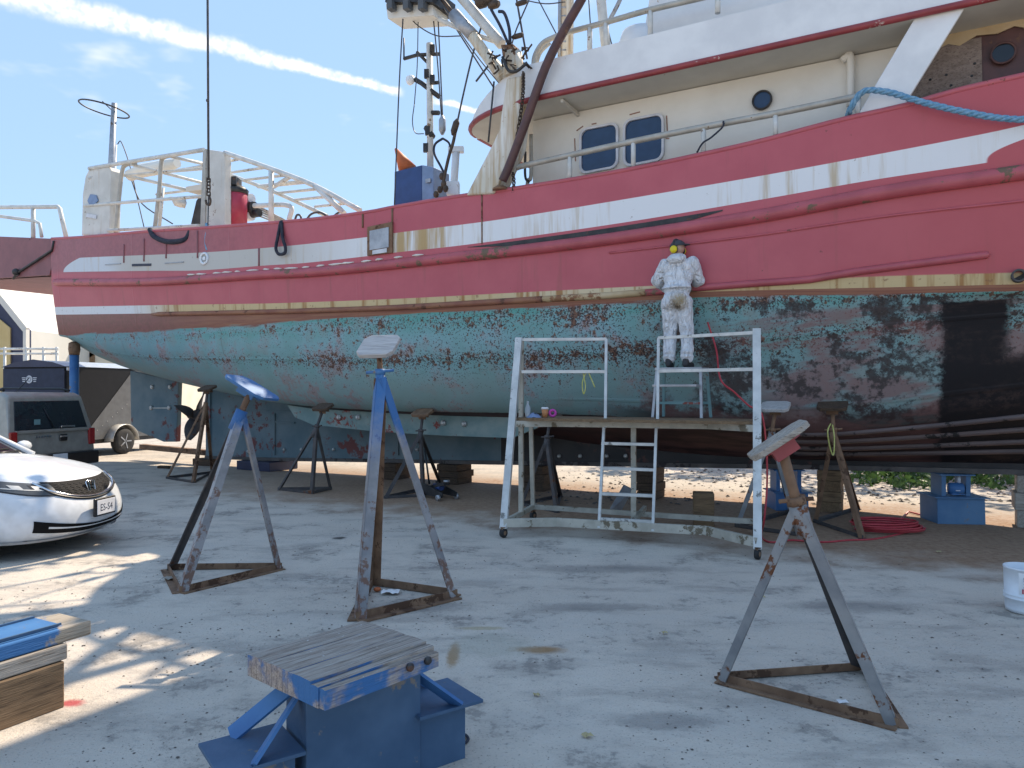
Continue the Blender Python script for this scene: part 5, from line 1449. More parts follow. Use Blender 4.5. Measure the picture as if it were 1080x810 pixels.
for k in (-1, 1):
    mb = MB(); mb.frame(E + ed*-.42 + en_*(.17+k*.125) + Z*.441, ed, en_, Z, .85, .012, .011); build(mb, 'rim', M['blue_dusty'], h)
# leaning steel sheet behind the ladder, trolley jack, bucket
q = [pt(640, 543, 10.0), pt(651, 541, 10.15), pt(664, 514, 10.5), pt(655, 512, 10.35)]
mb = MB(); mb.prism([V((gp(640, 543).x, gp(640, 543).y, .01)), V((gp(655, 540).x, gp(655, 540).y, .01)), pt(668, 516, 10.55), pt(658, 511, 10.5)], V((0, .015, 0))); tag(build(mb, 'steel_sheet', M['galv']), 'grey steel sheet leaning behind the scaffold ladder', 'sheet')
q = gp(462, 527); h = root('trolley_jack', V((q.x, q.y, 0)), 'black trolley jack on the ground beneath the hull', 'jack')
dx = V((.62, -.78, 0)); dy = V((.78, .62, 0)); o_ = V((q.x, q.y+.12, 0))
for k in (-1, 1):
    mb = MB(); mb.prism([o_ + dy*k*.13 + dx*a + Z*z for a, z in ((-.3, .05), (.28, .05), (.3, .12), (.05, .17), (-.3, .24))], dy*.02); build(mb, 'side_plate', M['black_steel'], h)
    for a in (-.24, .24):
        mb = MB(); mb.lathe([(.02, -.02), (.05, -.02), (.05, .02), (.02, .02)], o_ + dy*k*.17 + dx*a + Z*.05, 12, dy); build(mb, 'wheel', M['tyre'] if a < 0 else M['galv'], h)
mb = MB(); mb.bar(o_ - dx*.2 + Z*.16, o_ + dx*.22 + Z*.26, .1, .05); build(mb, 'lift_arm', M['black_steel'], h)
mb = MB(); mb.lathe([(.05, 0), (.05, .03), (.02, .03)], o_ + dx*.22 + Z*.28, 10); build(mb, 'saddle', M['galv'], h)
mb = MB(); mb.lathe([(.05, -.1), (.05, .1)], o_ - dx*.02 + Z*.18, 12, dx); build(mb, 'cylinder', M['blue_box'], h)
mb = MB(); mb.tube([o_ - dx*.28 + Z*.2, o_ - dx*.42 + Z*.75], .016, 8); build(mb, 'handle', M['black_steel'], h)
# white bucket at the right edge with a printed label
q = gp(1078, 651); bc = V((q.x+.14, q.y+.15, 0))
h = root('bucket', bc, 'white plastic bucket with printed label at the right edge', 'bucket')
mb = MB(); mb.lathe([(.0, .004), (.138, .004), (.142, .03), (.146, .10), (.154, .104), (.154, .116), (.147, .12), (.154, .132), (.154, .142), (.148, .146), (.152, .33), (.156, .332), (.156, .345), (.143, .345), (.14, .02), (.0, .02)], bc, 32); build(mb, 'pail', M['plastic_white'], h)
def on_pail(a, z, off=.0018): 
    rr_ = .148 + (.152-.148)*(z-.146)/(.33-.146) + off
    return bc + V((math.sin(a)*rr_, -math.cos(a)*rr_, z))
def pail_patch(name, a0, a1, z0, z1, mat, off, par):
    mb = MB(); mb.grid([[on_pail(lerp(a0, a1, i/8), z, off) for i in range(9)] for z in (z0, z1)], True); return build(mb, name, M[mat], par)
lab = pail_patch('label', -.95, .9, .155, .318, 'paper', .0018, h)
def pail_text(txt, a, z, size, mat):
    cu = bpy.data.curves.new('print', 'FONT'); cu.body = txt; cu.size = size; cu.resolution_u = 2
    tmp = bpy.data.objects.new('print', cu); COL.objects.link(tmp)
    dg = bpy.context.evaluated_depsgraph_get(); me0 = tmp.evaluated_get(dg).to_mesh()
    mb = MB()
    vs = [on_pail(a - v.co.y/.15, z + v.co.x, .0035) for v in me0.vertices]     # lettering runs up the side
    mb.add(vs, [tuple(f.vertices) for f in me0.polygons]); tmp.evaluated_get(dg).to_mesh_clear()
    bpy.data.objects.remove(tmp); bpy.data.curves.remove(cu)
    build(mb, 'print', M[mat], lab)
pail_text('PLAST', -.58, .19, .036, 'galv'); pail_text('A 12', -.15, .19, .062, 'ink')
mb = MB(); mb.add([on_pail(-.80, .162, .003), on_pail(-.45, .160, .003), on_pail(-.80, .20, .003)], [(0, 1, 2)]); build(mb, 'red_triangle', M['ink_red'], lab)
# ================================================================ vehicles
def lbuild(mb, name, mat, parent, bev=0.0, solid=0.0):
    """part given in the vehicle's own coordinates"""
    me = mesh_from(mb, name); me.materials.append(M[mat] if isinstance(mat, str) else mat)
    o = bpy.data.objects.new(name, me); COL.objects.link(o); o.parent = parent
    if solid: o.modifiers.new('solid', 'SOLIDIFY').thickness = solid
    if bev:
        b = o.modifiers.new('bevel', 'BEVEL'); b.width = bev; b.segments = 3; b.limit_method = 'ANGLE'; b.angle_limit = math.radians(35)
    return o
def wheel(par, c, r=.315, w_=.2, side=-1):
    ax = V((0, side, 0))
    mb = MB(); mb.lathe([(r*.62, -w_/2), (r*.93, -w_/2), (r, -w_*.32), (r, w_*.32), (r*.93, w_/2), (r*.62, w_/2)], c, 28, ax); wh_ = lbuild(mb, 'wheel', 'tyre', par)
    mb = MB(); mb.lathe([(r*.62, -w_*.4), (r*.62, w_*.46), (r*.56, w_*.46), (r*.54, w_*.2)], c, 24, ax); lbuild(mb, 'rim', 'galv', wh_)
    for k in range(5):
        a = 2*math.pi*k/5; d = V((math.cos(a), 0, math.sin(a)))
        mb = MB(); mb.bar(c + ax*w_*.4 + d*.03, c + ax*w_*.42 + d*r*.6, .03, .05, up=ax); lbuild(mb, 'spoke', 'galv', wh_)
    mb = MB(); mb.lathe([(r*.14, w_*.38), (r*.14, w_*.48), (r*.06, w_*.5)], c, 12, ax); lbuild(mb, 'hub', 'galv', wh_)

# ---- white saloon car: nose at the local origin, +x forwards
NOSE = gp(101, 560); NOSE = V((-4.46, 8.0, 0))
car = root('parked_car', NOSE, 'white saloon car parked nose right at the left edge', 'car', 'vehicles parked at left', math.radians(-5))
r_xn = smooth_table([(0, -.13), (.08, -.05), (.22, .0), (.45, .005), (.62, -.02), (.78, -.07), (.9, -.13), (1, -.22)])
r_w = smooth_table([(0, .80), (.1, .85), (.3, .872), (.6, .872), (.8, .855), (.92, .825), (1, .78)])
zs = smooth_table([(-4.5, .98), (-3.9, 1.0), (-2.5, .95), (-1.3, .90), (-.7, .84), (-.25, .765), (0, .70)])
def car_pt(th, r):                                  # front quarter outline: th 0 (centre) .. 1 (side)
    a = th*math.pi/2; w_ = r_w(r)
    y = w_*math.sin(a)**.82; x = r_xn(r) - .72*(1-math.cos(a)**.85 if th < 1 else 1)
    return x, y
def car_z(x, r): return .17 + r*(zs(x)-.17)
def car_surf(y, r, off=.0):
    w_ = r_w(r); a = math.asin(min(1, (abs(y)/w_))**(1/.82)); x = r_xn(r) - .72*(1-math.cos(a)**.85)
    e = .02; y2 = min(w_*.999, abs(y)+e); a2 = math.asin(min(1, y2/w_)**(1/.82)); x2 = r_xn(r) - .72*(1-math.cos(a2)**.85)
    t = V((x2-x, y2-abs(y), 0)); nrm_ = V((t.y, -t.x, 0)).normalized() if t.length > 1e-6 else V((1, 0, 0))
    if y < 0: nrm_.y = -nrm_.y
    return V((x, y, car_z(x, r))) + nrm_*off
def make_car_body():
    rr = [i/16 for i in range(17)]; mb = MB()
    rows = []
    for r in rr:
        ring = []
        for i in range(15): x, y = car_pt(i/14, r); ring.append(V((x, y, car_z(x, r))))
        for x in (-1.2, -1.8, -2.4, -3.0, -3.5, -3.9): ring.append(V((x + r_xn(r), r_w(r), car_z(x, r))))
        for i in range(1, 9):
            a = math.pi/2*i/8; x = -3.95 - .55*math.sin(a); ring.append(V((x, r_w(r)*math.cos(a)**.5 if i < 8 else 0, car_z(x, r))))
        ring = ring + [V((p.x, -p.y, p.z)) for p in reversed(ring[1:-1])]
        rows.append(ring)
    mb.grid(rows, True, True)
    body = lbuild(mb, 'body', 'car_white', car)
    # bonnet and boot lids close the top
    top = rows[-1]; half = [p for p in top if p.y >= -1e-6][:16]
    cow = lambda y: V((-1.26 - .22*(y/.75)**2*0 + .0, y, 1.0-.075*(y/.75)**2))
    mb = MB(); g = []
    for i in range(15):
        p = V(half[i]); q = V((-1.26 + (-.10)*((p.y/.78)**2), p.y*.94, 1.005-.085*(p.y/.78)**2)); row = []
        for k in range(11):
            t = k/10; b = p.lerp(q, t); b.z = p.z + (q.z-p.z)*(1-(1-t)**1.9); row.append(b)
        g.append(row)
    g = [[V((p.x, -p.y, p.z)) for p in row] for row in reversed(g[1:])] + g
    mb.grid(g, True); lbuild(mb, 'bonnet', 'car_white', car)
    for sy in (1, -1):                              # shut line between bonnet and wing
        mb = MB(); mb.tube([V((p.x, p.y*.9*1.0, p.z)) + V((0, 0, .002)) for p in [lerp(g[14 + sy*9][k], g[14 + sy*10][k], .2) for k in range(1, 11)]], .005, 5); lbuild(mb, 'shut_line', 'ink', body)
    mb = MB(); mb.grid([[V((-1.2, -.82, .93)), V((-1.2, 0, 1.0)), V((-1.2, .82, .93))], [V((-4.0, -.76, .98)), V((-4.0, 0, 1.03)), V((-4.0, .76, .98))], [V((-4.48, -.5, .96)), V((-4.5, 0, .98)), V((-4.48, .5, .96))]]); lbuild(mb, 'rear_deck', 'car_white', car)
    mb = MB(); mb.add([V((-.3, -.7, .2)), V((-.3, .7, .2)), V((-4.3, .7, .2)), V((-4.3, -.7, .2))], [(0, 1, 2, 3)]); lbuild(mb, 'underbody', 'car_black', car)
    # cabin: glass house, roof and pillars
    def ring(x0, x1, w_, z, c): return [V((x0, -w_*.86, z-.0)), V((x0+c, 0, z+.01)), V((x0, w_*.86, z)), V(((x0+x1)/2, w_, z)), V((x1, w_*.82, z)), V((x1-.08, 0, z)), V((x1, -w_*.82, z)), V(((x0+x1)/2, -w_, z))]
    b0 = ring(-1.30, -3.85, .79, .935, .10); b1 = ring(-2.12, -3.25, .60, 1.385, .10)
    mb = MB(); mb.grid([b0, b1], False, True); lbuild(mb, 'glasshouse', 'glass_dark', car)
    b2 = [p + V((0, 0, .012)) for p in ring(-2.06, -3.32, .62, 1.385, .10)]; b3 = ring(-2.35, -3.05, .45, 1.435, .10)
    mb = MB(); mb.grid([b2, b3], True, True); mb.add(b3, [tuple(range(8))]); lbuild(mb, 'roof', 'car_white', car)
    for i in (0, 2, 3, 4, 6, 7):
        mb = MB(); mb.tube([b0[i], b0[i].lerp(b1[i], .5), b1[i]], [.045, .036, .036], 6); lbuild(mb, 'pillar', 'car_white', car)
    for sy in (1, -1):
        mb = MB(); mb.sphere(V((-1.62, sy*.94, 1.02)), .07, .11, .07); lbuild(mb, 'mirror', 'car_white', car)
    mb = MB(); mb.tube([V((-1.24, -.60, .985)), V((-1.32, -.2, 1.03)), V((-1.34, .35, 1.035))], .012, 5); mb.tube([V((-1.22, .0, 1.01)), V((-1.32, .5, 1.0))], .012, 5); lbuild(mb, 'wiper', 'car_black', car)
    for x in (-.93, -3.62):
        for sy in (1, -1):
            mb = MB(); mb.lathe([(.37, -.03), (.37, .012), (.33, .014), (.33, -.03)], V((x, sy*.868, .315)), 28, V((0, sy, 0))); mb.lathe([(.0, .004), (.33, .006)], V((x, sy*.866, .315)), 28, V((0, sy, 0))); lbuild(mb, 'wheel_arch', 'car_black', car)
            wheel(car, V((x, sy*.80, .315)), .315, .19, sy)
def front_patch(name, y0, y1, lo, hi, mat, off, par, n=14, m_=6):
    """patch hugging the nose; lo(t)/hi(t) = height fractions along it"""
    mb = MB(); rows = []
    for j in range(m_+1):
        row = []
        for i in range(n+1):
            t = i/n; y = lerp(y0, y1, t); r = lerp(lo(t), hi(t), j/m_)
            row.append(car_surf(y, r, off))
        rows.append(row)
    mb.grid(rows, True); return lbuild(mb, name, mat, par)
make_car_body()
# grille: dark smile with bright lower bar, honeycomb bars and badge
gr_lo = lambda t: .955 - .20*math.sin(math.pi*t)**.6
gr_hi = lambda t: .985
grille = front_patch('grille', -.50, .50, gr_lo, gr_hi, 'grille_black', .006, car, 20)
mb = MB(); mb.tube([car_surf(lerp(-.56, .56, i/20), gr_lo(i/20)-.012+(.03 if i in (0, 20) else 0), .014) for i in range(21)], .012, 6); lbuild(mb, 'grille_bar', 'chrome', grille)
mb = MB(); mb.tube([car_surf(lerp(-.56, .56, i/20), gr_lo(i/20)-.05, .004) for i in range(21)], .013, 6); lbuild(mb, 'grille_gap', 'car_black', grille)
for k in range(4):
    mb = MB(); f = .2+.2*k; mb.tube([car_surf(lerp(-.44, .44, i/24), lerp(gr_lo(.06+.88*i/24), gr_hi(0), f) + .012*((i % 2)*2-1), .010) for i in range(25)], .0022, 4); lbuild(mb, 'grille_mesh', 'grille_line', grille)
bd = car_surf(0, .885, .022)
mb = MB()
fr_ = [(-.055, -.045), (-.07, .05), (-.05, .06), (.05, .06), (.07, .05), (.055, -.045), (.04, -.055), (-.04, -.055)]
mb.tube([bd + V((-.25*b, a, b)) for a, b in fr_], .007, 6, closed=True)
for sy in (1, -1): mb.bar(bd + V((-.011, sy*.035, .045)), bd + V((.010, sy*.027, -.04)), .018, .012, up=V((1, 0, 0)))
mb.bar(bd + V((0, -.03, 0)), bd + V((0, .03, 0)), .012, .016); lbuild(mb, 'badge', 'chrome', grille)
for sy in (1, -1):
    hl = front_patch('headlight', sy*.44, sy*.85, lambda t: .82 - .03*math.sin(math.pi*t) + .05*t, lambda t: .965 + .015*t, 'lamp_clear', .008, car, 16)
    front_patch('lamp_bezel', sy*.47, sy*.62, lambda t: .885, lambda t: .945, 'car_black', .011, hl, 8)
    for ly in (.57, .70):
        front_patch('reflector', sy*(ly-.03), sy*(ly+.03), lambda t: .885, lambda t: .935, 'zinc', .0125, hl, 6)
    front_patch('amber_reflector', sy*.79, sy*.852, lambda t: .885, lambda t: .965, 'amber', .011, hl, 6)
    front_patch('lens_bar', sy*.50, sy*.80, lambda t: .872+.01*t, lambda t: .884+.012*t, 'zinc', .012, hl, 8)
    front_patch('lens_gap', sy*.455, sy*.85, lambda t: .80 - .03*math.sin(math.pi*t) + .05*t, lambda t: .822 - .03*math.sin(math.pi*t) + .05*t, 'car_black', .006, hl, 12)
intake = front_patch('air_intake', -.70, .70, lambda t: .10 + .10*abs(2*t-1)**2, lambda t: .235 + .165*abs(2*t-1)**1.6, 'grille_black', .006, car, 26)
front_patch('intake_blade', -.60, .60, lambda t: .185+.07*abs(2*t-1)**2, lambda t: .205 + .085*abs(2*t-1)**2, 'car_white', .012, intake, 22)
front_patch('bumper_lip', -.78, .78, lambda t: .0, lambda t: .05, 'car_white', .03, car, 20)
pc2 = V((.075, .0, .455))
mb = MB(); mb.frame(pc2 - V((.02, 0, 0)), V((1, 0, 0)), V((0, 1, 0)), Z, .03, .345, .19); np_ = lbuild(mb, 'plate_holder', 'car_black', car, .01)
mb = MB(); mb.frame(pc2, V((1, 0, 0)), V((0, 1, 0)), Z, .006, .30, .152); lbuild(mb, 'number_plate', 'plate_white', np_, .004)
def text_part(txt, size, place, mat, par, name='lettering'):
    cu = bpy.data.curves.new(name, 'FONT'); cu.body = txt; cu.size = size; cu.align_x = 'CENTER'; cu.resolution_u = 2
    tmp = bpy.data.objects.new(name, cu); COL.objects.link(tmp)
    dg = bpy.context.evaluated_depsgraph_get(); ev = tmp.evaluated_get(dg); me0 = ev.to_mesh()
    mb = MB(); mb.add([place(v.co.x, v.co.y) for v in me0.vertices], [tuple(f.vertices) for f in me0.polygons]); ev.to_mesh_clear()
    bpy.data.objects.remove(tmp); bpy.data.curves.remove(cu)
    return lbuild(mb, name, mat, par)
text_part('ES-S4', .105, lambda a, b: pc2 + V((.0045, a*.9, b-.04)), 'ink', np_)

# ---- silver boxy estate seen from its rear quarter: rear face at the local origin, +x forwards
JP = V((-8.05, 13.0, 0))
jeep = root('parked_suv', JP, 'silver boxy off-road car behind the white saloon, seen from its rear', 'car', 'vehicles parked at left', math.radians(165))
prof = [(0.0, .42), (-.02, .62), (0.02, .98), (.16, 1.60), (.30, 1.665), (2.0, 1.68), (2.55, 1.62), (3.15, 1.08), (4.25, 1.0), (4.38, .85), (4.40, .42)]
def jy(x, z): return .885 - max(0, z-.98)*.20 - max(0, .5-z)*.05
mb = MB(); L_ = [V((x, jy(x, z), z)) for x, z in prof]; R_ = [V((x, -jy(x, z), z)) for x, z in prof]
mb.add(L_ + R_, [tuple(range(11)), tuple(reversed(range(11, 22)))] + [(k, 11+k, 11+(k+1) % 11, (k+1) % 11) for k in range(11)])
jb = lbuild(mb, 'body', 'car_silver', jeep, .05)
def rear_at(y, z, off=.0):
    t = (z-.98)/(1.60-.98); x = .02 + .14*max(0, t) if z > .98 else lerp(-.02, .02, (z-.62)/.36)
    return V((x-off, y, z))
mb = MB(); mb.prism([rear_at(y, z, .012) for y, z in ((-.66, 1.52), (.66, 1.52), (.74, 1.03), (-.74, 1.03))], V((.03, 0, 0))); rw = lbuild(mb, 'rear_window', 'glass_dark', jeep, .01)
mb = MB(); mb.frame(rear_at(.0, 1.0, .03), V((0, 1, 0)), V((1, 0, 0)), Z, 1.5, .03, .05); lbuild(mb, 'tailgate_ledge', 'car_silver', jeep, .01)
mb = MB(); mb.frame(rear_at(-.30, 1.06, .03), V((0, 1, 0)), V((1, 0, 0)), Z, .30, .02, .035); lbuild(mb, 'wiper', 'chrome', rw, .006)
mb = MB(); mb.tube([rear_at(-.0, 1.05, .03), rear_at(.12, 1.4, .02)], .008, 5); lbuild(mb, 'wiper_arm', 'car_black', rw)
mb = MB(); mb.frame(rear_at(.30, 1.15, .018), V((0, 1, 0)), V((1, 0, 0)), Z, .12, .004, .11); lbuild(mb, 'sticker', 'antifoul', rw)
mb = MB(); mb.frame(rear_at(-.18, .87, .03), V((0, 1, 0)), V((1, 0, 0)), Z, .15, .02, .12); lbuild(mb, 'handle_recess', 'car_black', jb, .01)
mb = MB(); mb.frame(rear_at(-.18, .89, .045), V((0, 1, 0)), V((1, 0, 0)), Z, .16, .02, .03); lbuild(mb, 'handle', 'chrome', jb, .006)
for i in range(6):
    mb = MB(); mb.frame(rear_at(.36-.055*i, .905, .022), V((0, 1, 0)), V((1, 0, 0)), Z, .036, .008, .035 if i % 2 else .042); lbuild(mb, 'badge_letter', 'chrome', jb)
for sy in (1, -1):
    mb = MB(); mb.frame(rear_at(sy*.80, .86, .018), V((0, 1, 0)), V((1, 0, 0)), Z, .13, .05, .30); lbuild(mb, 'tail_light', 'lamp_red', jeep, .015)
    mb = MB(); mb.tube([V((.35, sy*.66, 1.70)), V((.55, sy*.66, 1.735)), V((1.9, sy*.66, 1.745)), V((2.1, sy*.66, 1.70))], .022, 6); lbuild(mb, 'roof_rail', 'car_black', jeep)
    for (x0, x1) in ((.38, 1.10), (1.18, 1.95), (2.02, 2.62)):
        zt_ = 1.50; mb = MB(); mb.prism([V((x0 + (.06 if x0 < .5 else 0), sy*(jy(0, zt_)+.004), zt_)), V((x1 - (0 if x1 < 2.5 else .22), sy*(jy(0, zt_)+.004), zt_)), V((x1 + (0 if x1 < 2.5 else .12), sy*(jy(0, 1.06)+.004), 1.06)), V((x0-.04*(x0 < .5), sy*(jy(0, 1.06)+.004), 1.06))], V((0, sy*.008, 0))); lbuild(mb, 'side_window', 'glass_dark', jeep)
    mb = MB(); mb.sphere(V((2.85, sy*1.0, 1.10)), .07, .10, .08); lbuild(mb, 'mirror', 'car_black', jeep)
    for x in (.78, 3.45):
        mb = MB(); mb.lathe([(.42, -.02), (.42, .02), (.36, .02), (.36, -.02)], V((x, sy*.865, .36)), 24, V((0, sy, 0))); mb.lathe([(0, .004), (.37, .006)], V((x, sy*.865, .36)), 24, V((0, sy, 0))); lbuild(mb, 'wheel_arch', 'car_black', jeep)
        wheel(jeep, V((x, sy*.79, .35)), .35, .22, sy)
mb = MB(); mb.box(V((-.03, 0, .48)), (.20, 1.74, .24)); lbuild(mb, 'bumper', 'car_black', jeep, .03)
mb = MB(); mb.frame(V((-.14, .0, .52)), V((0, 1, 0)), V((1, 0, 0)), Z, .3, .006, .15); lbuild(mb, 'number_plate', 'plate_white', jeep)
mb = MB(); mb.tube([V((.55, .25, 1.68)), V((.35, .18, 1.92))], .008, 5); lbuild(mb, 'aerial', 'car_black', jeep)

# ---- enclosed cargo trailer behind
T0 = pt(70, HOR, 18.3); T0.z = 0
ta = math.atan2(.97, .25)
tr_ = root('cargo_trailer', T0, 'black and grey enclosed cargo trailer with pale roof behind the silver car', 'trailer', rz=ta)
# local x runs back along the visible side, local +y is the far side; front face at x = 0
TL, TWd, TB, TT = 3.6, 1.95, .42, 2.30
mb = MB(); mb.box(V((TL/2, TWd/2, (TB+TT)/2)), (TL, TWd, TT-TB)); tb = lbuild(mb, 'box', 'trailer_black', tr_, .02)
mb = MB(); mb.prism([V((TL*.98, -.012, TT-.05)), V((TL*.98, -.012, TB+.01)), V((.55, -.012, TB+.01)), V((.75, -.012, TB+.35)), V((2.2, -.012, TT-.05))], V((0, .008, 0))); lbuild(mb, 'side_panel', 'trailer_grey', tb)
rv = random.Random(9)
for k in range(10):
    mb = MB(); mb.lathe([(.014, 0), (.008, .008)], V((.95+k*.17, -.014, TB+.25+.11*k)), 6, V((0, -1, 0))); lbuild(mb, 'rivet', 'zinc', tb)
mb = MB(); mb.prism([V((-.03, -.03, TT)), V((-.03, TWd*.2, TT+.10)), V((-.03, TWd*.5, TT+.17)), V((-.03, TWd*.8, TT+.10)), V((-.03, TWd+.03, TT))], V((TL+.06, 0, 0))); lbuild(mb, 'roof', 'trailer_roof', tr_, .02)
mb = MB(); mb.prism([V((-.055, -.02, TT-.01)), V((-.055, TWd*.2, TT+.11)), V((-.055, TWd*.5, TT+.18)), V((-.055, TWd*.8, TT+.11)), V((-.055, TWd+.02, TT-.01))], V((.04, 0, 0))); lbuild(mb, 'nose_cap', 'navy', tr_)
mb = MB(); mb.box(V((-.02, TWd/2, (TB+TT)/2-.02)), (.04, TWd-.06, TT-TB-.06)); fw = lbuild(mb, 'front_wall', 'trailer_navy', tr_)
mb = MB(); mb.lathe([(.10, 0), (.10, .006), (.07, .006), (.07, 0)], V((-.042, TWd*.56, 1.98)), 20, V((-1, 0, 0))); mb.lathe([(.035, 0), (.035, .006)], V((-.042, TWd*.56, 1.98)), 12, V((-1, 0, 0)))
for k in (-1, 1):
    for j in range(3): mb.box(V((-.044, TWd*.56 + k*(.17+.0*j), 2.02-.045*j)), (.006, .12-.02*j, .02))
lbuild(mb, 'emblem', 'plate_white', fw)
wx = 1.68
mb = MB(); rows = []
for k in range(13):
    a = math.pi*k/12; rows.append([V((wx - math.cos(a)*.47, y, .36 + math.sin(a)*.44)) for y in (-.26, .02)])
mb.grid(rows, True); lbuild(mb, 'mudguard', 'zinc', tr_, 0, .012)
for y, sy in ((-.14, -1), (TWd+.10, 1)): wheel(tr_, V((wx, y, .345)), .345, .19, sy)
mb = MB(); mb.box(V((TL/2, TWd/2, .37)), (TL, TWd-.1, .1)); mb.bar(V((0, TWd*.2, .40)), V((-1.1, TWd/2, .42)), .08, .08); mb.bar(V((0, TWd*.8, .40)), V((-1.1, TWd/2, .42)), .08, .08); lbuild(mb, 'chassis', 'black_steel', tr_)
mb = MB(); mb.tube([V((-.9, TWd/2, .45)), V((-.9, TWd/2, 0))], .04, 8); lbuild(mb, 'jockey_leg', 'galv', tr_)
mb = MB(); mb.box(V((.04, -.025, TT-.06)), (.09, .03, TT*.02+.03)); mb.box(V((TL-.1, -.03, TT-.03)), (.25, .03, .09)); lbuild(mb, 'corner_cap', 'plate_white', tr_)
# ---- blue steel prop holding up the stern
ft = pt(70, HOR, 17.0); tp_ = hull_pt(-10.95, 7.0); ft = V((tp_.x, tp_.y, 0))
h = root('stern_prop', ft, 'blue steel pipe prop with rusty head holding up the stern', 'prop')
mb = MB(); mb.tube([ft, ft + Z*(tp_.z-.32)], .10, 14); build(mb, 'pipe', M['blue_paint'], h)
mb = MB(); mb.lathe([(.11, tp_.z-.33), (.13, tp_.z-.2), (.12, tp_.z-.06), (.06, tp_.z-.02)], ft, 12); build(mb, 'head', M['stand_rusty'], h)
mb = MB(); mb.box(ft + Z*.01, (.5, .5, .02)); build(mb, 'foot_plate', M['blue_dusty'], h)

# ================================================================ buildings far left
def arch(xc, w_, hgt, y0, y1, n=24, ev=.45):
    pr = []
    for k in range(n+1):
        a = math.pi*k/n; pr.append((xc - w_*math.cos(a), ev*hgt + (1-ev)*hgt*math.sin(a)**.9))
    return [(xc-w_, 0)] + pr + [(xc+w_, 0)]
# white fabric shelter
bx_r = pt(50, HOR, 50).x; xc = bx_r - 9.5
tw_ = root('fabric_shelter', V((xc, 56, 0)), 'large white fabric shelter with ribbed curved roof in the background', 'shelter')
pr = arch(xc, 9.5, 9.6, 50, 66, ev=.5)
mb = MB(); mb.grid([[V((x, y, z)) for x, z in pr] for y in (50, 54, 58, 62, 66)], True); build(mb, 'roof_cover', M['tent_white'], tw_)
mb = MB(); mb.add([V((x, 50.02, z)) for x, z in pr], [tuple(range(len(pr)))]); build(mb, 'end_wall', M['tent_white'], tw_)
for y in (50, 54, 58, 62, 66):
    mb = MB(); mb.tube([V((xc+(x-xc)*1.004, y, z*1.004)) for x, z in pr], .10, 6); build(mb, 'rib', M['tent_white'], tw_)
mb = MB(); mb.box(V((bx_r-1.0, 49.9, 2.2)), (1.1, .1, 4.4)); build(mb, 'door', M['brown_wall'], tw_)
mb = MB(); mb.box(V((bx_r-1.2, 49.95, 4.9)), (2.6, .06, .7)); build(mb, 'wall_band', M['galv'], tw_)
# navy gabled shed with beige door
xr = pt(29, HOR, 40).x
def g2(x, y): return pt(x, y, 40)
sh = root('navy_shed', V((xr-3.5, 44, 0)), 'navy gabled shed with pale beige doors in the left background', 'shed')
outer = [(29, 412+35), (29, 348), (0, 312), (-60, 250), (-150, 312), (-179, 348), (-179, 447)]
mb = MB(); mb.prism([g2(x, y) for x, y in outer], V((0, .3, 0))); build(mb, 'wall', M['navy'], sh)
mb = MB(); mb.prism([g2(x, y)+V((0, .31, 0)) for x, y in outer], V((0, 8, 0))); build(mb, 'roof_cover', M['tent_white'], sh)
mb = MB(); mb.prism([g2(x, y) - V((0, .12, 0)) for x, y in ((12, 446), (12, 346), (0, 336), (-60, 300), (-150, 336), (-162, 346), (-162, 446))], V((0, .1, 0))); build(mb, 'door', M['beige_wall'], sh)
for a, b in zip(outer[1:4], outer[2:5]):
    mb = MB(); mb.bar(g2(*a)-V((0, .15, 0)), g2(*b)-V((0, .15, 0)), .3, .16, up=V((0, 1, 0))); build(mb, 'barge_board', M['tent_white'], sh)
mb = MB(); mb.bar(g2(29.6, 446)-V((0, .15, 0)), g2(29.6, 348)-V((0, .15, 0)), .16, .3, up=V((0, 1, 0))); build(mb, 'corner_board', M['tent_white'], sh)
# cream workshop with open timber trusses
cw = root('cream_workshop', pt(85, 447, 44), 'low cream workshop with open timber trusses behind the trailer', 'workshop')
cw_l, cw_r = pt(48, HOR, 46).x, pt(170, HOR, 46).x
mb = MB(); mb.box(V(((cw_l+cw_r)/2, 49, 2.9)), (cw_r-cw_l, 6, 5.8)); build(mb, 'wall', M['cream_wall'], cw)
mb = MB(); mb.prism([V((cw_l, 46, 5.8)), V((cw_l+2.4, 46, 6.9)), V((cw_r, 46, 6.4)), V((cw_r, 46, 5.8))], V((0, 6, 0))); build(mb, 'gable', M['tent_white'], cw)
for (x0, y0, x1, y1) in ((74, 374, 80, 379), (82, 371, 82, 379), (88, 379, 98, 372), (97, 372, 97, 382), (50, 350, 56, 335), (54, 340, 62, 352)):
    mb = MB(); mb.bar(pt(x0, y0, 45.9), pt(x1, y1, 45.9), .3, .1, up=V((0, 1, 0))); build(mb, 'truss_timber', M['timber_brown'], cw)
# white pipe fence in front of it
fe = root('pipe_fence', pt(30, 447, 34), 'white pipe fence in front of the navy shed', 'fence')
for y in (368, 373):
    mb = MB(); mb.tube([pt(-40, y, 34), pt(62, y, 34)], .06, 6); build(mb, 'rail', M['pipe_white'], fe)
for x in (5, 28, 46, 60):
    a = pt(x, 366, 34); mb = MB(); mb.tube([a, V((a.x, a.y, 0))], .06, 6); build(mb, 'post', M['pipe_white'], fe)
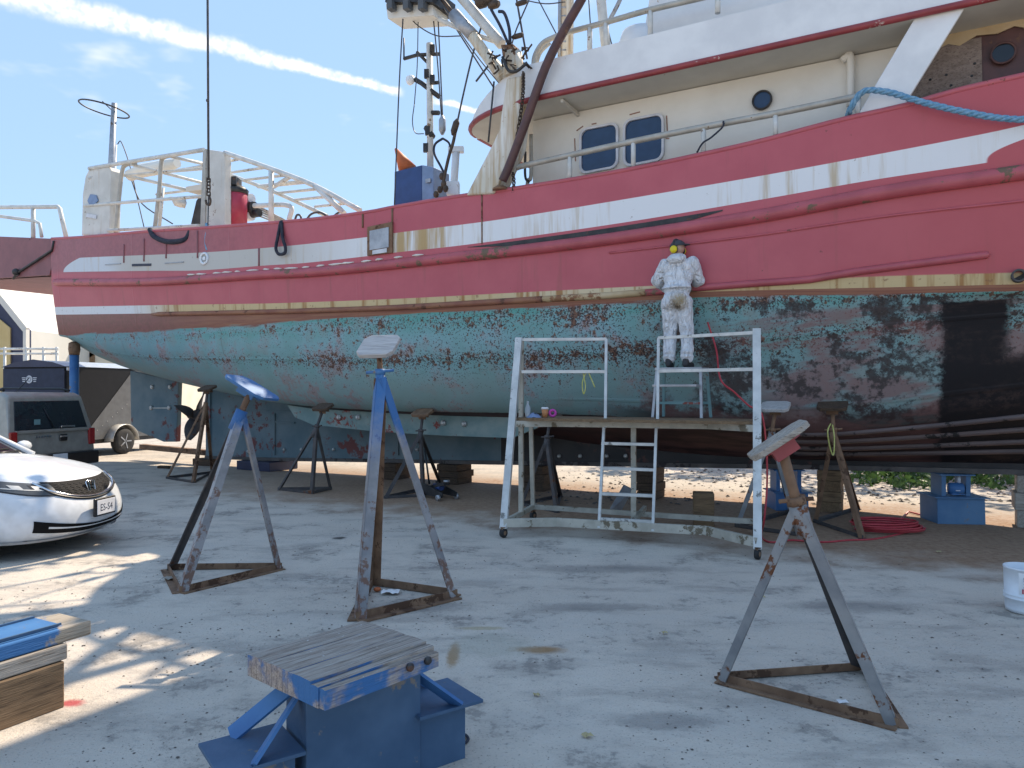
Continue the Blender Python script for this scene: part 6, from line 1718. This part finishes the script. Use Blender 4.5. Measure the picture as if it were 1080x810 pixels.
# ================================================================ worker in white coveralls
def person():
    base = V((PC.x, PC.y, ZTOP+.004)) + AX*-.02
    pr = root('person', base, 'person in stained white coveralls and yellow ear defenders working on the hull', 'person')
    def L(x, y, z): return base + AX*x - PP*y + Z*z          # x right, y towards the hull
    def caps(bm, p0, r0, p1, r1, n=14):
        """tapered capsule"""
        d = p1-p0; Ln = d.length; d.normalize(); q = d.orthogonal().normalized(); w_ = d.cross(q)
        rings = []
        for k in range(5):
            a = math.pi/2*(k/4); rings.append((p0 - d*r0*math.cos(a), r0*math.sin(a)))
        for k in range(1, 5): t = k/5; rings.append((p0 + d*Ln*t, lerp(r0, r1, t)))
        for k in range(5):
            a = math.pi/2*(k/4); rings.append((p1 + d*r1*math.sin(a), r1*math.cos(a)))
        vs = []
        for c, r in rings: vs.append([bm.verts.new(c + (q*math.cos(2*math.pi*i/n) + w_*math.sin(2*math.pi*i/n))*max(r, .0008)) for i in range(n)])
        for a, b in zip(vs, vs[1:]):
            for i in range(n): bm.faces.new((a[i], a[(i+1) % n], b[(i+1) % n], b[i]))
        bm.faces.new(vs[0][::-1]); bm.faces.new(vs[-1])
    def ell(bm, c, rx, ry, rz, n=18):
        vs = []
        for i in range(n//2+1):
            a = math.pi*i/(n//2)
            vs.append([bm.verts.new(c + AX*(rx*max(.01, math.sin(a))*math.cos(2*math.pi*k/n)) - PP*(ry*max(.01, math.sin(a))*math.sin(2*math.pi*k/n)) + Z*(rz*math.cos(a))) for k in range(n)])
        for a, b in zip(vs, vs[1:]):
            for i in range(n): bm.faces.new((a[i], a[(i+1) % n], b[(i+1) % n], b[i]))
        bm.faces.new(vs[0][::-1]); bm.faces.new(vs[-1])
    def finish(bm, name, mat, vox, smooth=2, wrinkle=0.0, tex_size=.1):
        bmesh.ops.translate(bm, verts=bm.verts, vec=-base)
        bmesh.ops.recalc_face_normals(bm, faces=bm.faces)
        me = bpy.data.meshes.new(name); bm.to_mesh(me); bm.free()
        o = bpy.data.objects.new(name, me); COL.objects.link(o)
        rm = o.modifiers.new('r', 'REMESH'); rm.mode = 'VOXEL'; rm.voxel_size = vox
        sm_ = o.modifiers.new('s', 'SMOOTH'); sm_.factor = .5; sm_.iterations = smooth
        if wrinkle:
            tx = bpy.data.textures.new('folds', 'CLOUDS'); tx.noise_scale = tex_size; tx.noise_depth = 2
            dp = o.modifiers.new('d', 'DISPLACE'); dp.texture = tx; dp.strength = wrinkle; dp.mid_level = .5; dp.texture_coords = 'LOCAL'
            s2 = o.modifiers.new('s2', 'SMOOTH'); s2.factor = .4; s2.iterations = 1
        dg = bpy.context.evaluated_depsgraph_get()
        m2 = bpy.data.meshes.new_from_object(o.evaluated_get(dg)); m2.name = name
        o.modifiers.clear(); o.data = m2; m2.materials.clear(); m2.materials.append(mat)
        m2.polygons.foreach_set('use_smooth', [True]*len(m2.polygons))
        o.parent = pr; ORG[o] = base
        return o
    # joints
    hipL, hipR = L(-.085, .02, .80), L(.085, .02, .80)
    knL, knR = L(-.095, .045, .43), L(.115, .06, .43)
    anL, anR = L(-.085, -.01, .09), L(.135, .0, .09)
    shL, shR = L(-.165, .10, 1.29), L(.165, .11, 1.29)
    elL, elR = L(-.285, .12, 1.11), L(.215, .23, 1.09)
    wrL, wrR = L(-.20, .30, .985), L(.12, .36, 1.03)
    # body: head, neck, forearms and hands in one skin mesh
    bm = bmesh.new()
    hc = L(-.03, .155, 1.48)
    fd = (AX*-.93 + PP*-.30 - Z*.20).normalized()              # where the face looks: left and towards the hull
    sdv = fd.cross(Z).normalized(); upv = sdv.cross(fd).normalized()
    def H(f, s, u): return hc + fd*f + sdv*s + upv*u
    caps(bm, H(-.012, 0, .02), .082, H(.01, 0, .035), .08); caps(bm, H(.02, 0, -.02), .072, H(.045, 0, -.065), .048)
    caps(bm, H(.085, 0, .0), .014, H(.105, 0, -.03), .014)                           # nose
    caps(bm, H(.086, -.02, -.055), .010, H(.086, .02, -.055), .010)                  # mouth
    for s_ in (-1, 1):
        caps(bm, H(.078, s_*.032, .016), .012, H(.082, s_*.032, .016), .012); caps(bm, H(0, s_*.082, .01), .018, H(0, s_*.086, -.02), .014)
        caps(bm, H(.088, s_*.02, .034), .009, H(.078, s_*.048, .034), .009)
    caps(bm, L(-.0, .12, 1.33), .06, hc - upv*.05, .052)                             # neck
    caps(bm, L(0, .08, 1.28), .07, L(0, .05, 1.0), .09); caps(bm, L(0, .05, 1.22), .06, shL, .04); caps(bm, L(0, .05, 1.22), .06, shR, .04)
    caps(bm, shL, .04, elL, .036); caps(bm, shR, .04, elR, .036); caps(bm, elL, .034, wrL, .026); caps(bm, elR, .034, wrR, .026)
    def hand(w_, fwd, side):
        fwd = fwd.normalized(); sdn = side.normalized(); nn = fwd.cross(sdn).normalized()
        for k in range(4):
            o_ = sdn*(.021*(k-1.5)); caps(bm, w_, .017, w_ + fwd*.08 + o_, .012)
            a = w_ + fwd*.08 + o_; ln = (.034, .042, .039, .03)[k]
            b = a + fwd*ln*.8 + nn*.012; c = b + fwd*ln*.4 + nn*.028; d = c + nn*.022 - fwd*.004
            caps(bm, a, .0095, b, .009); caps(bm, b, .009, c, .0085); caps(bm, c, .0085, d, .0075)
        t0 = w_ + fwd*.025 - sdn*.03; t1 = t0 + fwd*.03 - sdn*.024 + nn*.014; t2 = t1 + fwd*.026 + nn*.02
        caps(bm, w_, .016, t0, .013); caps(bm, t0, .013, t1, .011); caps(bm, t1, .011, t2, .009)
    hand(wrL, (wrL-elL).normalized()*.6 - PP*.6 + Z*.15, AX*.8+Z*.5); hand(wrR, (wrR-elR).normalized()*.3 - PP*.9, AX*-.7+Z*.6)
    caps(bm, L(0, .05, 1.0), .09, L(0, .02, .84), .08)
    for a, b, c in ((hipL, knL, anL), (hipR, knR, anR)):
        caps(bm, L(0, .02, .84), .07, a, .065); caps(bm, a, .062, b, .045); caps(bm, b, .044, c, .032)
    body = finish(bm, 'body', M['skin'], .0065, 1)
    # coverall
    mt, n, p = new_mat('coverall'); co = n.coord('Object'); gx = AX; 
    a = n.noise(co, 9, 5, .6); fine = n.noise(co, 40, 4, .65)
    col = n.mix(n.ss(a, .3, .7), (.70, .72, .75), (.80, .81, .83))
    def spot(c, r, amt, cc, col):
        d = n.new('ShaderNodeVectorMath', operation='DISTANCE'); n.put(d.inputs[0], co); d.inputs[1].default_value = c
        dd = n.m('ADD', d.outputs['Value'], n.m('MULTIPLY', n.m('SUBTRACT', fine, .5), .14))
        return n.mix(n.m('MULTIPLY', n.ss(dd, r, r*.15), amt), col, cc)
    col = spot(L(.06, -.12, .79)-base, .17, .85, (.34, .24, .12), col); col = spot(L(.03, -.11, .74)-base, .08, .9, (.16, .11, .06), col)
    col = spot(L(.10, -.10, .84)-base, .10, .6, (.42, .30, .14), col)
    col = n.mix(n.mul(n.ss(a, .55, .75), .35), col, (.50, .48, .44))
    n.put(p.inputs['Base Color'], col); p.inputs['Roughness'].default_value = .8
    fold = n.noise(n.scale(co, 1, 1, .3), 15, 2, .55, 1.4)
    n.put(p.inputs['Normal'], n.bump(n.m('ADD', fold, n.m('MULTIPLY', fine, .15)), 1.0, .085))
    bm = bmesh.new()
    ell(bm, L(0, .085, 1.235), .200, .135, .13); ell(bm, L(0, .075, 1.12), .188, .135, .17); ell(bm, L(0, .04, .98), .172, .128, .15)
    ell(bm, L(0, .01, .85), .168, .142, .13); ell(bm, L(-.075, -.025, .80), .095, .115, .11); ell(bm, L(.075, -.025, .80), .095, .115, .11)
    ell(bm, L(0, .0, .985), .180, .137, .03)                                         # gathered waist seam
    ell(bm, L(-.005, .03, 1.355), .115, .095, .06); ell(bm, L(.01, -.04, 1.335), .125, .075, .055)   # hood bunched on the neck
    ell(bm, L(0, .10, 1.335), .088, .088, .06)
    for h_, k_, a_ in ((hipL, knL, anL), (hipR, knR, anR)):
        caps(bm, h_, .112, k_, .083); caps(bm, k_, .083, a_+Z*.03, .074); ell(bm, a_+Z*.045, .083, .088, .035); ell(bm, a_+Z*.10, .078, .082, .04)
    for s_, e_, w_ in ((shL, elL, wrL), (shR, elR, wrR)):
        caps(bm, s_, .088, e_, .076); caps(bm, e_, .074, lerp(e_, w_, .86), .048)
    ell(bm, lerp(shL, elL, .6)+Z*-.01, .085, .085, .075)
    finish(bm, 'coverall', mt, .009, 3, .026, .085)
    # cap, ear defenders, shoes
    bm = bmesh.new()
    vs = []
    n_ = 18
    for i in range(7):
        a_ = math.pi/2*i/6; vs.append([bm.verts.new(H(-.006 + .104*math.cos(a_)*math.cos(2*math.pi*k/n_), .096*math.cos(a_)*math.sin(2*math.pi*k/n_), .028 + .098*math.sin(a_))) for k in range(n_)])
    for a_, b_ in zip(vs, vs[1:]):
        for i in range(n_): bm.faces.new((a_[i], a_[(i+1) % n_], b_[(i+1) % n_], b_[i]))
    bm.faces.new(vs[-1]); bm.faces.new(vs[0][::-1])
    bmesh.ops.translate(bm, verts=bm.verts, vec=-base); me = bpy.data.meshes.new('cap'); bm.to_mesh(me); bm.free(); me.materials.append(M['cap_dark']); me.polygons.foreach_set('use_smooth', [True]*len(me.polygons))
    cp = bpy.data.objects.new('cap', me); COL.objects.link(cp); cp.parent = pr; ORG[cp] = base
    mb = MB(); mb.prism([H(-.09, -.06, .03), H(-.165, -.04, .012), H(-.178, 0, .01), H(-.165, .04, .012), H(-.09, .06, .03)], upv*.008); build(mb, 'cap_peak', M['cap_dark'], cp)
    mb = MB(); mb.tube([H(-.01, .104*math.cos(a_), .02 + .118*math.sin(a_)) for a_ in [math.pi*k/14 for k in range(15)]], .010, 6)
    em = build(mb, 'ear_defender_band', M['cap_dark'], pr)
    for s_ in (-1, 1):
        mb = MB(); mb.lathe([(.036, 0), (.048, .008), (.048, .026), (.036, .046), (.012, .05)], H(-.005, s_*.078, -.004), 16, sdv*s_); build(mb, 'ear_cup', M['yellow_plastic'], em)
        mb = MB(); mb.lathe([(.05, -.006), (.05, .008)], H(-.005, s_*.078, -.004), 16, sdv*s_); build(mb, 'ear_cushion', M['cap_dark'], em)
    for an, toe in ((anL, -.10), (anR, .12)):
        bm = bmesh.new(); d = (-PP + AX*toe).normalized(); g = V((an.x, an.y, base.z))
        caps(bm, g - d*.06 + Z*.035, .036, g + d*.02 + Z*.045, .045); caps(bm, g + d*.02 + Z*.042, .044, g + d*.14 + Z*.032, .034); caps(bm, g - d*.05 + Z*.05, .040, g - d*.03 + Z*.10, .044)
        caps(bm, g - d*.07 + Z*.013, .013, g + d*.15 + Z*.013, .013); 
        finish(bm, 'shoe', M['leather'], .007, 2)
    return pr, L, wrR, wrL
worker, WL, wrR_, wrL_ = person()
# the tool in the right hand, against the hull
h = root('grinder', WL(-.16, .40, .97), 'dark hand grinder held against the pale stripe by the worker', 'tool')
mb = MB(); mb.tube([WL(-.19, .37, .955), WL(-.10, .40, .965), WL(.06, .41, 1.0)], [.028, .03, .026], 12); build(mb, 'handle', M['car_black'], h)
mb = MB(); mb.lathe([(.012, -.012), (.06, -.012), (.06, -.006), (.012, .02)], WL(-.20, .40, .955), 18, V((-.3, .8, .4))); build(mb, 'disc', M['galv'], h)
# ================================================================ trees and ground cover beyond the hull, litter
def leaf_mat(name, c1, c2):
    mt, n, p = new_mat(name); co = n.coord('Object')
    a = n.noise(co, 3.0, 3, .6); oi = n.noise(co, 40, 2, .5)
    n.put(p.inputs['Base Color'], n.mix(n.ss(n.m('ADD', n.m('MULTIPLY', a, .5), n.m('MULTIPLY', oi, .5)), .35, .65), c1, c2))
    p.inputs['Roughness'].default_value = .55
    tr = n.new('ShaderNodeBsdfTranslucent'); n.put(tr.inputs[0], c2)
    mx = n.new('ShaderNodeMixShader'); mx.inputs[0].default_value = .3
    n.nt.links.new(p.outputs[0], mx.inputs[1]); n.nt.links.new(tr.outputs[0], mx.inputs[2])
    n.nt.links.new(mx.outputs[0], n.nt.nodes['Material Output'].inputs[0])
    MATS[name] = mt; return mt
leaf_mat('leaf', (.035, .085, .02), (.085, .16, .035)); leaf_mat('ivy', (.03, .085, .025), (.08, .17, .05))
weathered('bark', (.10, .075, .055), (.17, .13, .10), 6, .9, 0, None, stretch=(1, 1, .3))
def add_leaf(mb, c, sz, r):
    d = V((r.gauss(0, 1), r.gauss(0, 1), r.gauss(0, .7))); d.normalize(); e = d.orthogonal(); e.rotate(Matrix.Rotation(r.random()*6.28, 3, d)); f = d.cross(e)
    a = c + e*sz; b = c - e*sz
    mb.add([a, c + f*sz*.5 + d*sz*.12, b, c - f*sz*.5 + d*sz*.12], [(0, 1, 2, 3)])
def tree(x, y, hgt, cr, seed, label):
    r = random.Random(seed); g = V((x, y, 0))
    t = root('tree', g, label, 'tree', 'trees behind the boat')
    mb = MB(); trunk = [g, g + V((.1, .05, hgt*.25)), g + V((-.05, .1, hgt*.5)), g + V((.1, 0, hgt*.82))]
    mb.tube(curve_pts(trunk, 5), [lerp(.2, .05, k/15) for k in range(16)], 8)
    tips = []
    for k in range(9):
        a = k*2.4 + r.random(); z0 = hgt*(.28 + .055*k); q = g + V((0, 0, z0)); e = q + V((math.cos(a)*cr*.7, math.sin(a)*cr*.7, hgt*(.12+.1*r.random())))
        mb.tube([q, q.lerp(e, .5)+V((0, 0, .15)), e], [.07, .045, .02], 6); tips += [e, q.lerp(e, .6)]
    build(mb, 'trunk', M['bark'], t)
    tips.append(g + V((0, 0, hgt*.86)))
    mb = MB()
    for e in tips:
        for c_ in range(3):
            cc = e + V((r.gauss(0, cr*.24), r.gauss(0, cr*.24), r.gauss(0, hgt*.07))); rad = cr*(.16+.16*r.random())
            for _ in range(70):
                d = V((r.gauss(0, 1), r.gauss(0, 1), r.gauss(0, .8))); d.normalize()
                add_leaf(mb, cc + d*rad*r.random()**.4, .07+.06*r.random(), r)
    build(mb, 'crown', M['leaf'], t)
for i, (x, y, hh, cr, lb) in enumerate((
        (6.5, 21.0, 7.5, 2.6, 'leafy tree behind the boat, nearest its middle'),
        (10.2, 19.5, 8.0, 2.8, 'leafy tree behind the forward part of the boat'),
        (14.0, 17.5, 7.2, 2.6, 'leafy tree behind the bow of the boat'),
        (15.5, 22.5, 8.8, 3.0, 'tallest leafy tree behind the bow of the boat'))):
    tree(x, y, hh, cr, 20+i, lb)
# ivy and weeds spreading on the ground beyond the keel, right
mb = MB(); r = random.Random(2)
for _ in range(5200):
    px = 880 + 260*r.random(); d = 12.6 + 4.2*r.random()**.8
    edge = 12.9 + .5*math.sin(px*.07) + .35*math.sin(px*.19)
    if d < edge: continue
    x = (px-CX)/FPX*d; dens = min(1, (d-edge)/1.2)
    if px < 930 and r.random() > (px-870)/60: continue
    z = r.random()*(.12 + .35*dens*dens)
    add_leaf(mb, V((x, d, z+.01)), .035+.04*r.random(), r)
o = build(mb, 'ground_ivy', M['ivy']); o['kind'] = 'stuff'; o['label'] = 'low green ivy and weeds on the ground beyond the keel'; o['category'] = 'ivy'
# loose grit and pebbles
mb = MB(); r = random.Random(12)
def pebble(c, s):
    vs = [c + V((math.cos(a)*s*(.7+.5*r.random()), math.sin(a)*s*(.7+.5*r.random()), s*.12)) for a in [k*2*math.pi/5 for k in range(5)]]
    mb.add(vs + [c + V((r.uniform(-.2, .2)*s, r.uniform(-.2, .2)*s, s*(.5+.3*r.random())))], [(0, 1, 5), (1, 2, 5), (2, 3, 5), (3, 4, 5), (4, 0, 5)])
for _ in range(5200):
    d = 2.6 + 8.5*r.random()**1.5; x = r.uniform(-.75, .75)*d
    if r.random() < .35: x = r.uniform(-.75, -.1)*d
    pebble(V((x, d, -.002)), .003 + .008*r.random()**3)
for _ in range(1500):
    px = r.uniform(560, 1100); d = 11.0 + 5*r.random(); pebble(V(((px-CX)/FPX*d, d, 0)), .01 + .04*r.random()**3)
o = build(mb, 'grit', M['grit_dark']); o['kind'] = 'stuff'; o['label'] = 'loose grit and pebbles scattered over the yard'; o['category'] = 'grit'
# fallen leaves, scraps
def dry_leaf(px, py, s, rot, label):
    c = gp(px, py)+Z*.006; mb = MB(); out = []
    for k in range(10):
        a = rot + k*2*math.pi/10; rr_ = s*(1 if k % 2 == 0 else .55); out.append(c + V((math.cos(a)*rr_, math.sin(a)*rr_*.8, .018*math.sin(k*1.9)**2)))
    mb.add(out + [c+Z*.012], [(k, (k+1) % 10, 10) for k in range(10)])
    tag(build(mb, 'fallen_leaf', M['leaf_dry']), label, 'leaf', 'fallen leaves on the yard')
dry_leaf(566, 735, .024, .3, 'pale fallen leaf on the concrete right of the nearest blue stand')
dry_leaf(619, 778, .036, 1.1, 'largest fallen leaf lying at the bottom centre')
dry_leaf(701, 669, .026, .8, 'fallen leaf on open concrete left of the right-hand jack stand')
dry_leaf(805, 631, .022, .2, 'small fallen leaf behind the legs of the right-hand jack stand')
dry_leaf(990, 583, .03, .5, 'small fallen leaf on the ground in front of the far right keel stand')
q = gp(412, 626); mb = MB(); r = random.Random(1)
rows = [[q + V(((i-3)*.024, (j-2)*.03, .012 + .022*r.random())) for j in range(5)] for i in range(7)]
mb.grid(rows, True); tag(build(mb, 'paper_scrap', M['paper']), 'crumpled white paper scrap inside the centre jack stand base', 'paper')
q = gp(398, 624); mb = MB(); mb.sphere(q+Z*.02, .035, .025, .02, 8); tag(build(mb, 'paper_scrap', M['orange']), 'small orange-brown scrap beside the white paper', 'paper')
q = gp(885, 743); mb = MB(); mb.grid([[q + V((i*.018, j*.02, .006+.006*r.random())) for j in range(3)] for i in range(4)]); tag(build(mb, 'paper_scrap', M['paper']), 'tiny white scrap inside the right-hand jack stand base', 'paper')
q = gp(180, 612); mb = MB(); rows = [[q + V(((i-2)*.03, (j-2)*.028, .01+.03*r.random())) for j in range(5)] for i in range(5)]; mb.grid(rows, True); tag(build(mb, 'rag', M['timber_grey']), 'dusty grey rag beside the left jack stand foot', 'rag')
rope('chain_scrap', [gp(484, 781)+Z*.012, gp(490, 778)+Z*.015, gp(494, 782)+Z*.012, gp(490, 786)+Z*.012, gp(485, 783)+Z*.012], .007, 'rope_dark', 'short scrap of dark chain beside the nearest blue stand', 'chain')
